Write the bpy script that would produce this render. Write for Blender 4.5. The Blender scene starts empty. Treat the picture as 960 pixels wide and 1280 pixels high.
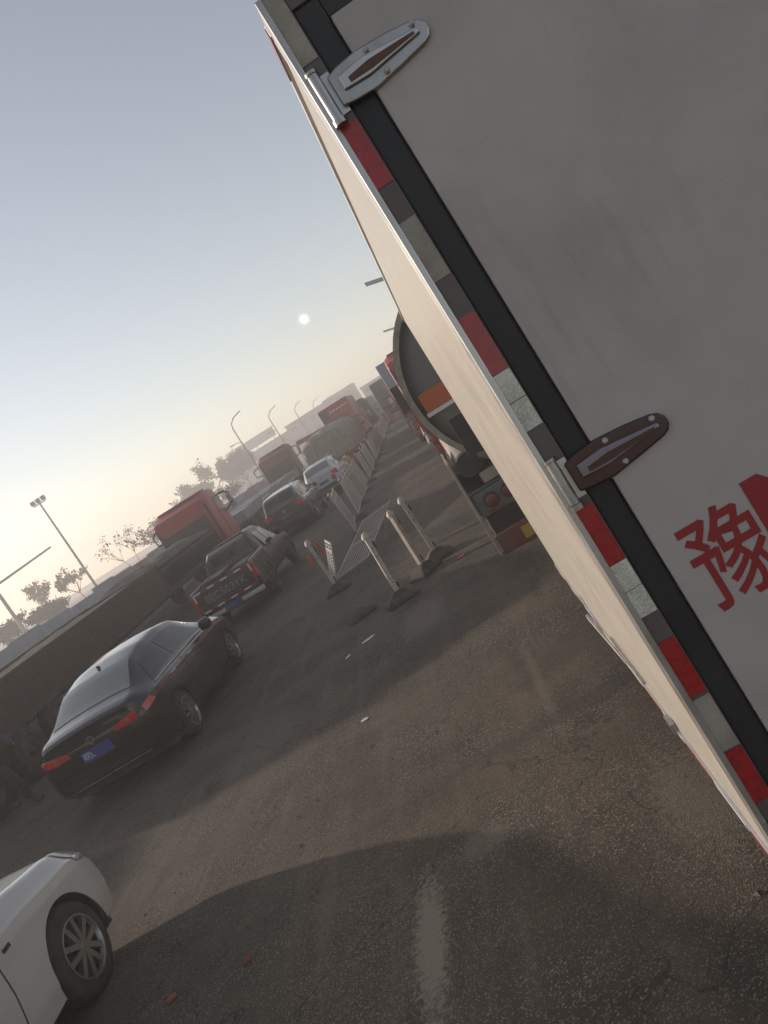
import bpy, math, random
from mathutils import Vector, Matrix, Euler
random.seed(11)
R = math.radians
S = bpy.context.scene
COL = S.collection

# ------------------------------------------------------------------ camera, sky, sun, exposure
CAM_H = 2.5
f_px, hv, ur, th = 1000.0, 121.0, 105.0, R(32)
pitch = math.atan(hv / f_px); az = -math.atan(ur / math.hypot(f_px, hv))
fw = Vector((math.sin(az)*math.cos(pitch), math.cos(az)*math.cos(pitch), -math.sin(pitch)))
r0 = Vector((math.cos(az), -math.sin(az), 0)); u0 = r0.cross(fw)
right = r0*math.cos(th) - u0*math.sin(th); up = r0*math.sin(th) + u0*math.cos(th)
cam = bpy.data.cameras.new('camera'); camo = bpy.data.objects.new('camera', cam); COL.objects.link(camo)
m3 = Matrix((right, up, -fw)).transposed()
camo.matrix_world = Matrix.Translation((0, 0, CAM_H)) @ m3.to_4x4()
cam.sensor_fit = 'VERTICAL'; cam.sensor_height = 36; cam.lens = 36*f_px/1280
cam.clip_start = .05; cam.clip_end = 5000
S.camera = camo

SUN_AZ, SUN_EL = R(-68), R(13.5)
world = bpy.data.worlds.new('World'); S.world = world; world.use_nodes = True
nt = world.node_tree; nt.nodes.clear()
wo = nt.nodes.new('ShaderNodeOutputWorld'); bg = nt.nodes.new('ShaderNodeBackground')
sky = nt.nodes.new('ShaderNodeTexSky'); sky.sky_type = 'NISHITA'; sky.sun_disc = False
sky.sun_elevation = SUN_EL; sky.sun_rotation = SUN_AZ; sky.air_density = 1.0; sky.dust_density = .5; sky.ozone_density = .6
bg.inputs[1].default_value = .15
hs = nt.nodes.new('ShaderNodeHueSaturation'); hs.inputs['Saturation'].default_value = .62
tn = nt.nodes.new('ShaderNodeMix'); tn.data_type = 'RGBA'; tn.blend_type = 'MULTIPLY'; tn.inputs[0].default_value = 1; tn.inputs[7].default_value = (1.0, .96, .952, 1)   # smoggy air
nt.links.new(sky.outputs[0], hs.inputs['Color']); nt.links.new(hs.outputs[0], tn.inputs[6]); nt.links.new(tn.outputs[2], bg.inputs[0])
# the small veiled disc low over the road
d0 = Vector((-.0620, 1, .1323)).normalized()
geo = nt.nodes.new('ShaderNodeTexCoord'); dot = nt.nodes.new('ShaderNodeVectorMath'); dot.operation = 'DOT_PRODUCT'
dot.inputs[1].default_value = d0
nt.links.new(geo.outputs['Generated'], dot.inputs[0])
gt = nt.nodes.new('ShaderNodeMapRange'); gt.inputs[1].default_value = math.cos(R(.27)); gt.inputs[2].default_value = math.cos(R(.12))
gt.inputs[3].default_value = 0; gt.inputs[4].default_value = 60
nt.links.new(dot.outputs['Value'], gt.inputs[0])
bg2 = nt.nodes.new('ShaderNodeBackground'); bg2.inputs[0].default_value = (1, .97, .9, 1)
ac = nt.nodes.new('ShaderNodeMath'); ac.operation = 'POWER'; ac.inputs[1].default_value = 70000      # thin aureole of the veiled disc
mx_ = nt.nodes.new('ShaderNodeMath'); mx_.operation = 'MAXIMUM'; mx_.inputs[1].default_value = 0
nt.links.new(dot.outputs['Value'], mx_.inputs[0]); nt.links.new(mx_.outputs[0], ac.inputs[0])
am_ = nt.nodes.new('ShaderNodeMath'); am_.operation = 'MULTIPLY_ADD'; am_.inputs[1].default_value = .55
nt.links.new(ac.outputs[0], am_.inputs[0]); nt.links.new(gt.outputs[0], am_.inputs[2]); nt.links.new(am_.outputs[0], bg2.inputs[1])
ad = nt.nodes.new('ShaderNodeAddShader'); nt.links.new(bg.outputs[0], ad.inputs[0]); nt.links.new(bg2.outputs[0], ad.inputs[1])
nt.links.new(ad.outputs[0], wo.inputs[0])

sun = bpy.data.lights.new('sun', 'SUN'); sun.energy = 4.2; sun.angle = R(1.2); sun.color = (1, .83, .69)
so = bpy.data.objects.new('sun', sun); COL.objects.link(so)
sd = Vector((math.sin(SUN_AZ)*math.cos(SUN_EL), math.cos(SUN_AZ)*math.cos(SUN_EL), math.sin(SUN_EL)))
so.rotation_euler = (-sd).to_track_quat('-Z', 'Y').to_euler(); so.location = (0, 0, 60)

S.view_settings.view_transform = 'Standard'; S.view_settings.look = 'None'; S.view_settings.gamma = 1
S.view_settings.exposure = 0.15
S.view_settings.use_curve_mapping = False
S.cycles.use_denoising = True
S.cycles.volume_bounces = 2
S.cycles.max_bounces = 6; S.cycles.diffuse_bounces = 3; S.cycles.glossy_bounces = 3
S.cycles.transparent_max_bounces = 8
S.cycles.sample_clamp_indirect = 6

# ------------------------------------------------------------------ materials
MATS = {}
def mat(name, col, rough=.6, metal=0, spec=.5, noise=.0, nscale=6, dirt=None, damt=.0, dscale=2.5, bump=0, bscale=80, emit=0, coat=0):
    if name in MATS: return MATS[name]
    m = bpy.data.materials.new(name); m.use_nodes = True; t = m.node_tree; b = t.nodes['Principled BSDF']
    b.inputs['Base Color'].default_value = (*col, 1); b.inputs['Roughness'].default_value = rough
    b.inputs['Metallic'].default_value = metal; b.inputs['Specular IOR Level'].default_value = spec
    b.inputs['Coat Weight'].default_value = coat; b.inputs['Coat Roughness'].default_value = .08
    tc = t.nodes.new('ShaderNodeTexCoord'); src = None
    if noise:
        n = t.nodes.new('ShaderNodeTexNoise'); n.inputs['Scale'].default_value = nscale; n.inputs['Detail'].default_value = 6
        t.links.new(tc.outputs['Object'], n.inputs['Vector'])
        mx = t.nodes.new('ShaderNodeMix'); mx.data_type = 'RGBA'
        mx.inputs[6].default_value = (*[c*(1-noise) for c in col], 1); mx.inputs[7].default_value = (*[min(1, c*(1+noise)) for c in col], 1)
        t.links.new(n.outputs[0], mx.inputs[0]); src = mx.outputs[2]
        rr = t.nodes.new('ShaderNodeMapRange'); rr.inputs[3].default_value = max(.03, rough-.12); rr.inputs[4].default_value = min(1, rough+.18)
        t.links.new(n.outputs[0], rr.inputs[0]); t.links.new(rr.outputs[0], b.inputs['Roughness'])
    if dirt:
        n = t.nodes.new('ShaderNodeTexNoise'); n.inputs['Scale'].default_value = dscale; n.inputs['Detail'].default_value = 9; n.inputs['Roughness'].default_value = .65
        t.links.new(tc.outputs['Object'], n.inputs['Vector'])
        r = t.nodes.new('ShaderNodeValToRGB'); r.color_ramp.elements[0].position = .42; r.color_ramp.elements[1].position = .72
        r.color_ramp.elements[0].color = (0, 0, 0, 1); r.color_ramp.elements[1].color = (damt,)*3+(1,)
        t.links.new(n.outputs[0], r.inputs[0])
        mx = t.nodes.new('ShaderNodeMix'); mx.data_type = 'RGBA'; mx.inputs[6].default_value = (*col, 1); mx.inputs[7].default_value = (*dirt, 1)
        if src: t.links.new(src, mx.inputs[6])
        t.links.new(r.outputs[0], mx.inputs[0]); src = mx.outputs[2]
    if src: t.links.new(src, b.inputs['Base Color'])
    if bump:
        n = t.nodes.new('ShaderNodeTexNoise'); n.inputs['Scale'].default_value = bscale; n.inputs['Detail'].default_value = 4
        t.links.new(tc.outputs['Object'], n.inputs['Vector'])
        bp = t.nodes.new('ShaderNodeBump'); bp.inputs['Strength'].default_value = bump; bp.inputs['Distance'].default_value = .01
        t.links.new(n.outputs[0], bp.inputs['Height']); t.links.new(bp.outputs[0], b.inputs['Normal'])
    if emit: b.inputs['Emission Color'].default_value = (*col, 1); b.inputs['Emission Strength'].default_value = emit
    MATS[name] = m; return m
DUST = (.22, .18, .14)
M = dict(
 white=mat('white_panel', (.455, .405, .388), .5, noise=.06, nscale=3, dirt=(.30, .26, .245), damt=.6, dscale=2.6, bump=.05, bscale=30),
 cream=mat('side_panel', (.40, .375, .325), .4, noise=.04, nscale=4, dirt=DUST, damt=.15),
 alu=mat('aluminium', (.55, .54, .52), .33, metal=.8, noise=.15, nscale=8, dirt=DUST, damt=.4),
 frame=mat('dull_frame', (.13, .108, .10), .5, metal=.3, noise=.15, nscale=7, dirt=(.09, .07, .06), damt=.6),
 rubber=mat('rubber', (.014, .0145, .016), .55, noise=.2, nscale=10, dirt=(.05, .05, .045), damt=.4),
 chrome=mat('steel', (.42, .41, .40), .28, metal=1, noise=.1, nscale=20, dirt=(.2, .16, .12), damt=.5, dscale=12),
 hingedark=mat('hinge_plate', (.085, .062, .062), .3, metal=.8, noise=.2, nscale=14, dirt=(.10, .04, .03), damt=.7, dscale=9),
 ridge=mat('hinge_ridge', (.24, .22, .27), .25, metal=.9, noise=.2, nscale=10),
 lensdim=mat('worn_red_lens', (.16, .018, .016), .35, coat=.3, noise=.3, nscale=30, dirt=(.10, .07, .05), damt=.6),
 bumperred=mat('worn_red_white', (.15, .03, .03), .5, noise=.3, nscale=12, dirt=(.12, .09, .07), damt=.8, dscale=5),
 rust=mat('rust', (.12, .06, .04), .8, noise=.3, nscale=20),
 redtape=mat('red_reflector', (.38, .012, .015), .25, noise=.25, nscale=40, dirt=(.10, .02, .02), damt=.5, dscale=18, coat=.4),
 ink=mat('red_ink', (.30, .018, .02), .55, noise=.2, nscale=20),
 asphaltdebris=mat('stone', (.12, .11, .1), .9, noise=.3, nscale=20),
 tyre=mat('tyre', (.022, .021, .02), .85, noise=.2, nscale=12, dirt=(.09, .075, .06), damt=.6, dscale=6),
 steelrim=mat('dirty_steel_rim', (.06, .055, .05), .8, metal=.3, noise=.3, dirt=DUST, damt=.4),
 rim=mat('alloy', (.42, .42, .42), .32, metal=.9, noise=.1, dirt=DUST, damt=.3),
 dark=mat('dark_trim', (.02, .02, .02), .5, noise=.2),
 under=mat('underbody', (.03, .028, .026), .9, noise=.3, dirt=DUST, damt=.3),
 blackpaint=mat('black_paint', (.006, .007, .011), .15, coat=.55, spec=.4, noise=.1, nscale=3, dirt=(.05, .042, .035), damt=.20, dscale=3),
 darkpaint=mat('charcoal_paint', (.022, .023, .027), .25, coat=.8, dirt=DUST, damt=.3),
 pickpaint=mat('dusty_dark_paint', (.018, .018, .018), .4, coat=.3, dirt=(.13, .11, .085), damt=.5),
 whitepaint=mat('white_paint', (.50, .50, .50), .25, coat=.7, dirt=(.4, .34, .28), damt=.3),
 silverpaint=mat('pale_paint', (.50, .54, .58), .3, coat=.6, dirt=DUST, damt=.25),
 glass=mat('dark_glass', (.008, .009, .012), .08, spec=.45, coat=0, dirt=(.06, .055, .05), damt=.35, dscale=4),
 glasspale=mat('sky_tint_dusty_glass', (.16, .19, .18), .15, spec=.9, dirt=(.2, .2, .18), damt=.4, dscale=5),  # pale greenish base paints in the reflected sky; dust lies over it
 lampred=mat('red_lens', (.48, .014, .01), .12, coat=1, noise=.3, nscale=30),
 lamporange=mat('orange_lens', (.34, .06, .02), .2, coat=1),
 truckred=mat('truck_red', (.30, .026, .026), .4, noise=.15, nscale=3, dirt=(.14, .07, .05), damt=.5, dscale=2),
 truckred2=mat('faded_red', (.17, .04, .03), .55, noise=.2, nscale=3, dirt=(.14, .10, .08), damt=.7, dscale=2.5),
 brown=mat('slat_brown', (.060, .030, .023), .85, noise=.4, nscale=2, dirt=(.05, .043, .036), damt=.7, dscale=1.5),
 load=mat('dark_cover', (.03, .03, .028), .9, noise=.4, nscale=2, bump=.6, bscale=5),
 tarp=mat('tarpaulin', (.27, .245, .19), .8, noise=.35, nscale=2.5, dirt=(.30, .27, .20), damt=.8, dscale=1.6, bump=1, bscale=4),
 tank=mat('tank_grey', (.12, .128, .122), .45, noise=.15, nscale=2.5, dirt=(.12, .10, .08), damt=.5),
 ring=mat('tank_ring', (.30, .26, .22), .6, noise=.2, nscale=8, dirt=(.12, .10, .08), damt=.7, dscale=6),
 orange=mat('orange_band', (.42, .10, .03), .55, noise=.2, nscale=9),
 beige=mat('beige_metal', (.34, .29, .23), .6, noise=.15, nscale=5, dirt=(.15, .12, .09), damt=.7, dscale=4),
 yellow=mat('yellow_reflector', (.52, .30, .03), .4, noise=.15, nscale=30),
 wreflect=mat('white_reflector_strip', (.6, .6, .58), .4, noise=.1, nscale=30),
 post=mat('post_white', (.56, .50, .44), .5, noise=.1, nscale=6, dirt=(.24, .20, .16), damt=.7, dscale=5),
 galv=mat('galvanised', (.48, .46, .43), .5, metal=.3, noise=.15, nscale=8, dirt=DUST, damt=.5),
 base=mat('cast_base', (.07, .065, .058), .9, noise=.3, nscale=12, dirt=(.15, .12, .1), damt=.6, dscale=6),
 wall=mat('hoarding_grey', (.40, .41, .44), .7, noise=.12, nscale=1.5, dirt=(.28, .27, .26), damt=.7, dscale=.8),
 wallcap=mat('hoarding_cap', (.62, .58, .52), .7, noise=.1),
 pipe=mat('grey_pipe', (.22, .23, .25), .7, noise=.15, nscale=2),
 polem=mat('pole_grey', (.28, .29, .30), .5, noise=.1),
 bluegrey=mat('blue_grey_panel', (.28, .31, .38), .5, noise=.1),
 bark=mat('bark', (.10, .08, .06), .9, noise=.3, nscale=15),
 concrete=mat('concrete', (.20, .21, .22), .9, noise=.15, nscale=.3),
 trouser=mat('dark_cloth', (.02, .02, .024), .95, noise=.2),
 skin=mat('skin', (.42, .25, .18), .6), hair=mat('hair', (.015, .012, .01), .8),
 jacket=mat('jacket', (.035, .045, .07), .9, noise=.2), shoe=mat('shoe', (.03, .028, .027), .6, noise=.2),
 brick=mat('orange_brick', (.26, .085, .05), .9, noise=.3, nscale=40), paper=mat('paper', (.62, .62, .6), .9, noise=.1),
 fadedletter=mat('faded_letters', (.22, .22, .22), .8, noise=.3, nscale=25),
 blueplate=mat('blue_plate', (.03, .05, .22), .4, noise=.1), letter=mat('white_letters', (.6, .6, .6), .6, noise=.15, nscale=15),
)
def streak(m, col, amt):
    t = m.node_tree; b = t.nodes['Principled BSDF']; src = b.inputs['Base Color'].links[0].from_socket
    tc = t.nodes.new('ShaderNodeTexCoord'); mp = t.nodes.new('ShaderNodeMapping'); mp.inputs['Scale'].default_value = (22, 22, .9); t.links.new(tc.outputs['Object'], mp.inputs[0])
    n = t.nodes.new('ShaderNodeTexNoise'); n.inputs['Scale'].default_value = 1; n.inputs['Detail'].default_value = 8; n.inputs['Roughness'].default_value = .7; t.links.new(mp.outputs[0], n.inputs[0])
    n2 = t.nodes.new('ShaderNodeTexNoise'); n2.inputs['Scale'].default_value = 1.7; n2.inputs['Detail'].default_value = 3; t.links.new(tc.outputs['Object'], n2.inputs[0])
    a = t.nodes.new('ShaderNodeMapRange'); a.inputs[1].default_value = .52; a.inputs[2].default_value = .74; a.inputs[4].default_value = amt; t.links.new(n.outputs[0], a.inputs[0])
    c = t.nodes.new('ShaderNodeMapRange'); c.inputs[1].default_value = .42; c.inputs[2].default_value = .6; t.links.new(n2.outputs[0], c.inputs[0])
    ml = t.nodes.new('ShaderNodeMath'); ml.operation = 'MULTIPLY'; t.links.new(a.outputs[0], ml.inputs[0]); t.links.new(c.outputs[0], ml.inputs[1])
    # pin-prick specks
    v = t.nodes.new('ShaderNodeTexVoronoi'); v.inputs['Scale'].default_value = 22; t.links.new(tc.outputs['Object'], v.inputs[0])
    sx = t.nodes.new('ShaderNodeMapRange'); sx.inputs[1].default_value = .05; sx.inputs[2].default_value = .03; sx.inputs[4].default_value = .5; t.links.new(v.outputs['Distance'], sx.inputs[0])
    mxx = t.nodes.new('ShaderNodeMath'); mxx.operation = 'MAXIMUM'; t.links.new(ml.outputs[0], mxx.inputs[0]); t.links.new(sx.outputs[0], mxx.inputs[1])
    x = t.nodes.new('ShaderNodeMix'); x.data_type = 'RGBA'; t.links.new(mxx.outputs[0], x.inputs[0]); t.links.new(src, x.inputs[6]); x.inputs[7].default_value = (*col, 1)
    t.links.new(x.outputs[2], b.inputs['Base Color'])
streak(M['white'], (.22, .185, .17), .32); streak(M['cream'], (.24, .21, .17), .35); streak(M['wall'], (.22, .20, .18), .5); streak(M['ring'], (.10, .08, .06), .6); streak(M['truckred'], (.10, .05, .04), .5)
def silver_tape(name, sparkle):
    m = mat(name, (.40, .39, .35), .35)
    t = m.node_tree; b = t.nodes['Principled BSDF']; tc = t.nodes.new('ShaderNodeTexCoord')
    v = t.nodes.new('ShaderNodeTexVoronoi'); v.inputs['Scale'].default_value = 520; t.links.new(tc.outputs['Object'], v.inputs['Vector'])
    n = t.nodes.new('ShaderNodeTexNoise'); n.inputs['Scale'].default_value = 16; n.inputs['Detail'].default_value = 5; t.links.new(tc.outputs['Object'], n.inputs['Vector'])
    r = t.nodes.new('ShaderNodeValToRGB'); e = r.color_ramp.elements
    e[0].position = .1; e[0].color = ((.50, .46, .38, 1) if sparkle else (.34, .295, .24, 1)); e[1].position = .85; e[1].color = ((.95, .93, .80, 1) if sparkle else (.52, .48, .41, 1))
    ml = t.nodes.new('ShaderNodeMath'); ml.operation = 'MULTIPLY_ADD'; ml.inputs[1].default_value = .75 if sparkle else .35; 
    sx = t.nodes.new('ShaderNodeSeparateColor'); t.links.new(v.outputs['Color'], sx.inputs[0]); t.links.new(sx.outputs[0], ml.inputs[0])
    m2 = t.nodes.new('ShaderNodeMath'); m2.operation = 'MULTIPLY_ADD'; m2.inputs[1].default_value = 1.3; m2.inputs[2].default_value = -.42
    t.links.new(n.outputs[0], m2.inputs[0]); t.links.new(m2.outputs[0], ml.inputs[2])
    t.links.new(ml.outputs[0], r.inputs[0]); t.links.new(r.outputs[0], b.inputs['Base Color'])
    bp = t.nodes.new('ShaderNodeBump'); bp.inputs['Strength'].default_value = .8; bp.inputs['Distance'].default_value = .003
    t.links.new(v.outputs['Distance'], bp.inputs['Height']); t.links.new(bp.outputs[0], b.inputs['Normal'])
    b.inputs['Metallic'].default_value = .15
    return m
M['silverbright'] = silver_tape('silver_reflector_bright', True); M['silverdull'] = silver_tape('silver_reflector_dull', False)

def ground_material():
    m = bpy.data.materials.new('asphalt_ground'); m.use_nodes = True; t = m.node_tree; b = t.nodes['Principled BSDF']; L = t.links.new
    tc = t.nodes.new('ShaderNodeTexCoord')
    def noise(sc, det=6, rough=.6, vec=None):
        n = t.nodes.new('ShaderNodeTexNoise'); n.inputs['Scale'].default_value = sc; n.inputs['Detail'].default_value = det; n.inputs['Roughness'].default_value = rough
        L(vec or tc.outputs['Object'], n.inputs['Vector']); return n.outputs[0]
    def ramp(src, p0, p1, c0, c1):
        r = t.nodes.new('ShaderNodeValToRGB'); r.color_ramp.elements[0].position = p0; r.color_ramp.elements[1].position = p1
        r.color_ramp.elements[0].color = (*c0, 1); r.color_ramp.elements[1].color = (*c1, 1); L(src, r.inputs[0]); return r.outputs[0]
    def mix(fac, a, c, mode='MIX'):
        x = t.nodes.new('ShaderNodeMix'); x.data_type = 'RGBA'; x.blend_type = mode
        for s, v in ((0, fac), (6, a), (7, c)):
            if isinstance(v, (tuple, float)): x.inputs[s].default_value = v if isinstance(v, float) else (*v, 1)
            else: L(v, x.inputs[s])
        return x.outputs[2]
    base = ramp(noise(.8, 10, .7), .32, .68, (.044, .036, .028), (.112, .087, .061))
    g = (1, 1, 1); k = (0, 0, 0)
    # pale aggregate grains
    v = t.nodes.new('ShaderNodeTexVoronoi'); v.inputs['Scale'].default_value = 150; L(tc.outputs['Object'], v.inputs['Vector'])
    sc = t.nodes.new('ShaderNodeSeparateColor'); L(v.outputs['Color'], sc.inputs[0])
    grain = ramp(sc.outputs[0], .80, .97, k, g)
    gp = ramp(noise(.9, 4), .36, .62, (.22,)*3, (.9,)*3)
    gm = t.nodes.new('ShaderNodeMath'); gm.operation = 'MULTIPLY'; L(grain, gm.inputs[0]); L(gp, gm.inputs[1])
    c1 = mix(gm.outputs[0], base, (.36, .31, .245))
    dk = ramp(sc.outputs[1], .86, .98, k, (.55,)*3)
    c1 = mix(dk, c1, (.022, .021, .02))
    # dust worn in long streaks along the lane
    mp = t.nodes.new('ShaderNodeMapping'); mp.inputs['Scale'].default_value = (2.6, .22, 1); mp.inputs['Rotation'].default_value = (0, 0, R(7)); L(tc.outputs['Object'], mp.inputs[0])
    st = ramp(noise(1.5, 9, .7, mp.outputs[0]), .50, .74, k, (.55,)*3)
    c1 = mix(st, c1, (.16, .13, .105))
    mp2 = t.nodes.new('ShaderNodeMapping'); mp2.inputs['Scale'].default_value = (16, .35, 1); mp2.inputs['Rotation'].default_value = (0, 0, R(-14)); L(tc.outputs['Object'], mp2.inputs[0])
    sr = ramp(noise(2.0, 3, .5, mp2.outputs[0]), .66, .72, k, (.4,)*3)
    pm = ramp(noise(.35, 2), .5, .6, k, g)
    s2 = t.nodes.new('ShaderNodeMath'); s2.operation = 'MULTIPLY'; L(sr, s2.inputs[0]); L(pm, s2.inputs[1])
    c1 = mix(s2.outputs[0], c1, (.22, .19, .15))
    # oily dark blotches
    ob = ramp(noise(1.1, 5, .55), .64, .72, k, (.6,)*3)
    c1 = mix(ob, c1, (.03, .029, .028))
    # brown earth off to the left of the lanes
    sp = t.nodes.new('ShaderNodeSeparateXYZ'); L(tc.outputs['Object'], sp.inputs[0])
    ma = t.nodes.new('ShaderNodeMath'); ma.operation = 'MULTIPLY_ADD'; ma.inputs[1].default_value = 2.5; L(noise(.4, 5), ma.inputs[0]); L(sp.outputs[0], ma.inputs[2])
    mr = t.nodes.new('ShaderNodeMapRange'); mr.inputs[1].default_value = -6.6; mr.inputs[2].default_value = -7.4; L(ma.outputs[0], mr.inputs[0])
    c1 = mix(mr.outputs[0], c1, ramp(noise(1.2, 8), .3, .7, (.09, .07, .052), (.17, .135, .10)))
    nb = noise(26, 8, .8)
    for (ex, ey, sx_, sy_, am, cl) in ((-1.37, 3.75, .11, .62, .8, (.27, .24, .19)), (.18, 3.75, .24, .55, .45, (.22, .19, .15)), (-.98, 4.35, .20, .16, .5, (.20, .17, .14)), (-1.25, 9.5, .34, .75, .55, (.20, .17, .14)),  # pale worn and dusty marks; the second entry is a painted sunlit patch
                                       (-.9, 8.4, .9, .5, .35, (.035, .034, .033)), (-2.1, 4.6, .07, .7, .35, (.18, .15, .12)), (-.3, 6.0, .05, 1.1, .35, (.2, .17, .14)), (-3.4, 8.2, .5, .9, .45, (.15, .125, .10)), (.0, 5.3, 1.6, .13, .5, (.045, .04, .042))):  # last entry: thin cast-shadow band painted dark across the lane
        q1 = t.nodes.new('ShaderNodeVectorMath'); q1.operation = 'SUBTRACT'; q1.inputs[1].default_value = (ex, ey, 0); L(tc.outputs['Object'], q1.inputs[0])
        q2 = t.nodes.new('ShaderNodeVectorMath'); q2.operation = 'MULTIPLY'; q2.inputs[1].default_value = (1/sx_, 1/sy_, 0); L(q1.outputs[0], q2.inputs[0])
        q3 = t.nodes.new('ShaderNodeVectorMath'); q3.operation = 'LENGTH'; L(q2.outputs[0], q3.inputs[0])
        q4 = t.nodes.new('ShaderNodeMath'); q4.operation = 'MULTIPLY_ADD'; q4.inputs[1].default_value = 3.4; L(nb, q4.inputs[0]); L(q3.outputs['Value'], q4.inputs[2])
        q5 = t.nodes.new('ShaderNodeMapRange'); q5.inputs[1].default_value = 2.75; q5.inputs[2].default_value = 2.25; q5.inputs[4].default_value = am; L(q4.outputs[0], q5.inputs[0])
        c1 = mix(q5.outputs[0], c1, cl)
    vc = t.nodes.new('ShaderNodeTexVoronoi'); vc.feature = 'DISTANCE_TO_EDGE'; vc.inputs['Scale'].default_value = .55
    wv = t.nodes.new('ShaderNodeVectorMath'); wv.operation = 'ADD'; nn = t.nodes.new('ShaderNodeTexNoise'); nn.inputs['Scale'].default_value = 2.2; nn.inputs['Detail'].default_value = 7; L(tc.outputs['Object'], nn.inputs[0])
    L(tc.outputs['Object'], wv.inputs[0]); L(nn.outputs['Color'], wv.inputs[1]); L(wv.outputs[0], vc.inputs['Vector'])
    cr = t.nodes.new('ShaderNodeMapRange'); cr.inputs[1].default_value = .006; cr.inputs[2].default_value = .002; cr.inputs[4].default_value = .6; L(vc.outputs['Distance'], cr.inputs[0])
    c1 = mix(cr.outputs[0], c1, (.018, .017, .016))
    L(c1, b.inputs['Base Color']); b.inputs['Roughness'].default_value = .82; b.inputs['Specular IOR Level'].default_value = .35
    h = t.nodes.new('ShaderNodeMath'); h.operation = 'ADD'; L(noise(14, 12, .75), h.inputs[0]); L(v.outputs['Distance'], h.inputs[1])
    bp = t.nodes.new('ShaderNodeBump'); bp.inputs['Strength'].default_value = .5; bp.inputs['Distance'].default_value = .008
    L(h.outputs[0], bp.inputs['Height']); L(bp.outputs[0], b.inputs['Normal'])
    return m

# ------------------------------------------------------------------ mesh helpers
class MB:
    def __init__(s, T=None): s.v = []; s.f = []; s.T = T
    def add(s, vs, fs):
        n = len(s.v)
        s.v += [tuple(s.T @ Vector(v)) if s.T is not None else tuple(v) for v in vs]
        s.f += [tuple(i+n for i in f) for f in fs]; return s
    def box(s, x0, x1, y0, y1, z0, z1):
        return s.add([(x0,y0,z0),(x1,y0,z0),(x1,y1,z0),(x0,y1,z0),(x0,y0,z1),(x1,y0,z1),(x1,y1,z1),(x0,y1,z1)],
                     [(0,3,2,1),(4,5,6,7),(0,1,5,4),(1,2,6,5),(2,3,7,6),(3,0,4,7)])
    def bar(s, a, b, w, h=None, up=(0,0,1)):
        h = h or w; a = Vector(a); b = Vector(b); d = (b-a).normalized(); u = Vector(up)
        if abs(d.dot(u)) > .95: u = Vector((0,1,0)) if abs(d.y) < .9 else Vector((1,0,0))
        r = d.cross(u).normalized(); u = r.cross(d)
        vs = []
        for p in (a, b):
            for i, j in ((-1,-1),(1,-1),(1,1),(-1,1)): vs.append(p + r*(w/2*i) + u*(h/2*j))
        return s.add(vs, [(0,3,2,1),(4,5,6,7),(0,1,5,4),(1,2,6,5),(2,3,7,6),(3,0,4,7)])
    def tube(s, pts, r, n=8, cap=True):
        pts = [Vector(p) for p in pts]; rs = r if isinstance(r, (list, tuple)) else [r]*len(pts); vs = []; k = len(pts)
        prev = None
        for i, p in enumerate(pts):
            d = (pts[min(i+1, k-1)] - pts[max(i-1, 0)]).normalized()
            if prev is None:
                q = Vector((0,0,1)) if abs(d.z) < .9 else Vector((1,0,0)); a = d.cross(q).normalized()
            else: a = (prev - d*prev.dot(d)).normalized()
            prev = a; b = d.cross(a)
            for j in range(n):
                t = 2*math.pi*j/n; vs.append(p + (a*math.cos(t) + b*math.sin(t))*rs[i])
        fs = [(i*n+j, i*n+(j+1)%n, (i+1)*n+(j+1)%n, (i+1)*n+j) for i in range(k-1) for j in range(n)]
        if cap: fs += [tuple(range(n))[::-1], tuple((k-1)*n+j for j in range(n))]
        return s.add(vs, fs)
    def lathe(s, prof, c, axis='X', n=28):
        c = Vector(c); vs = []
        for (a, r) in prof:
            for j in range(n):
                t = 2*math.pi*j/n; x, y = r*math.cos(t), r*math.sin(t)
                vs.append(c + (Vector((a, x, y)) if axis == 'X' else Vector((x, a, y)) if axis == 'Y' else Vector((x, y, a))))
        k = len(prof)
        fs = [(i*n+j, i*n+(j+1)%n, (i+1)*n+(j+1)%n, (i+1)*n+j) for i in range(k-1) for j in range(n)]
        fs += [tuple(range(n))[::-1], tuple((k-1)*n+j for j in range(n))]
        return s.add(vs, fs)
    def prism(s, poly, h, fn):       # poly in 2D, fn maps (a, b, depth) to 3D
        n = len(poly)
        vs = [fn(a, b, 0) for a, b in poly] + [fn(a, b, h) for a, b in poly]
        return s.add(vs, [tuple(range(n)), tuple(range(n, 2*n))[::-1]] + [(i, n+i, n+(i+1)%n, (i+1)%n) for i in range(n)])
    def loft(s, secs, cap=True):
        n = len(secs[0]); vs = [p for q in secs for p in q]
        fs = [(i*n+j, i*n+(j+1)%n, (i+1)*n+(j+1)%n, (i+1)*n+j) for i in range(len(secs)-1) for j in range(n)]
        if cap: fs += [tuple(range(n))[::-1], tuple((len(secs)-1)*n+j for j in range(n))]
        return s.add(vs, fs)
    def build(s, name, m, parent=None, smooth=False, bevel=0, ang=38, label=None, seg=2):
        me = bpy.data.meshes.new(name); me.from_pydata(s.v, [], s.f); me.update()
        import bmesh
        bm = bmesh.new(); bm.from_mesh(me); bmesh.ops.recalc_face_normals(bm, faces=bm.faces); bm.to_mesh(me); bm.free()
        if smooth:
            for p in me.polygons: p.use_smooth = True
            me.set_sharp_from_angle(angle=R(ang))
        o = bpy.data.objects.new(name, me); COL.objects.link(o); me.materials.append(M[m] if isinstance(m, str) else m)
        if bevel:
            bv = o.modifiers.new('bevel', 'BEVEL'); bv.width = bevel; bv.segments = seg; bv.limit_method = 'ANGLE'; bv.angle_limit = R(40)
        if parent: o.parent = parent
        if label: o['label'] = label
        return o
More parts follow.
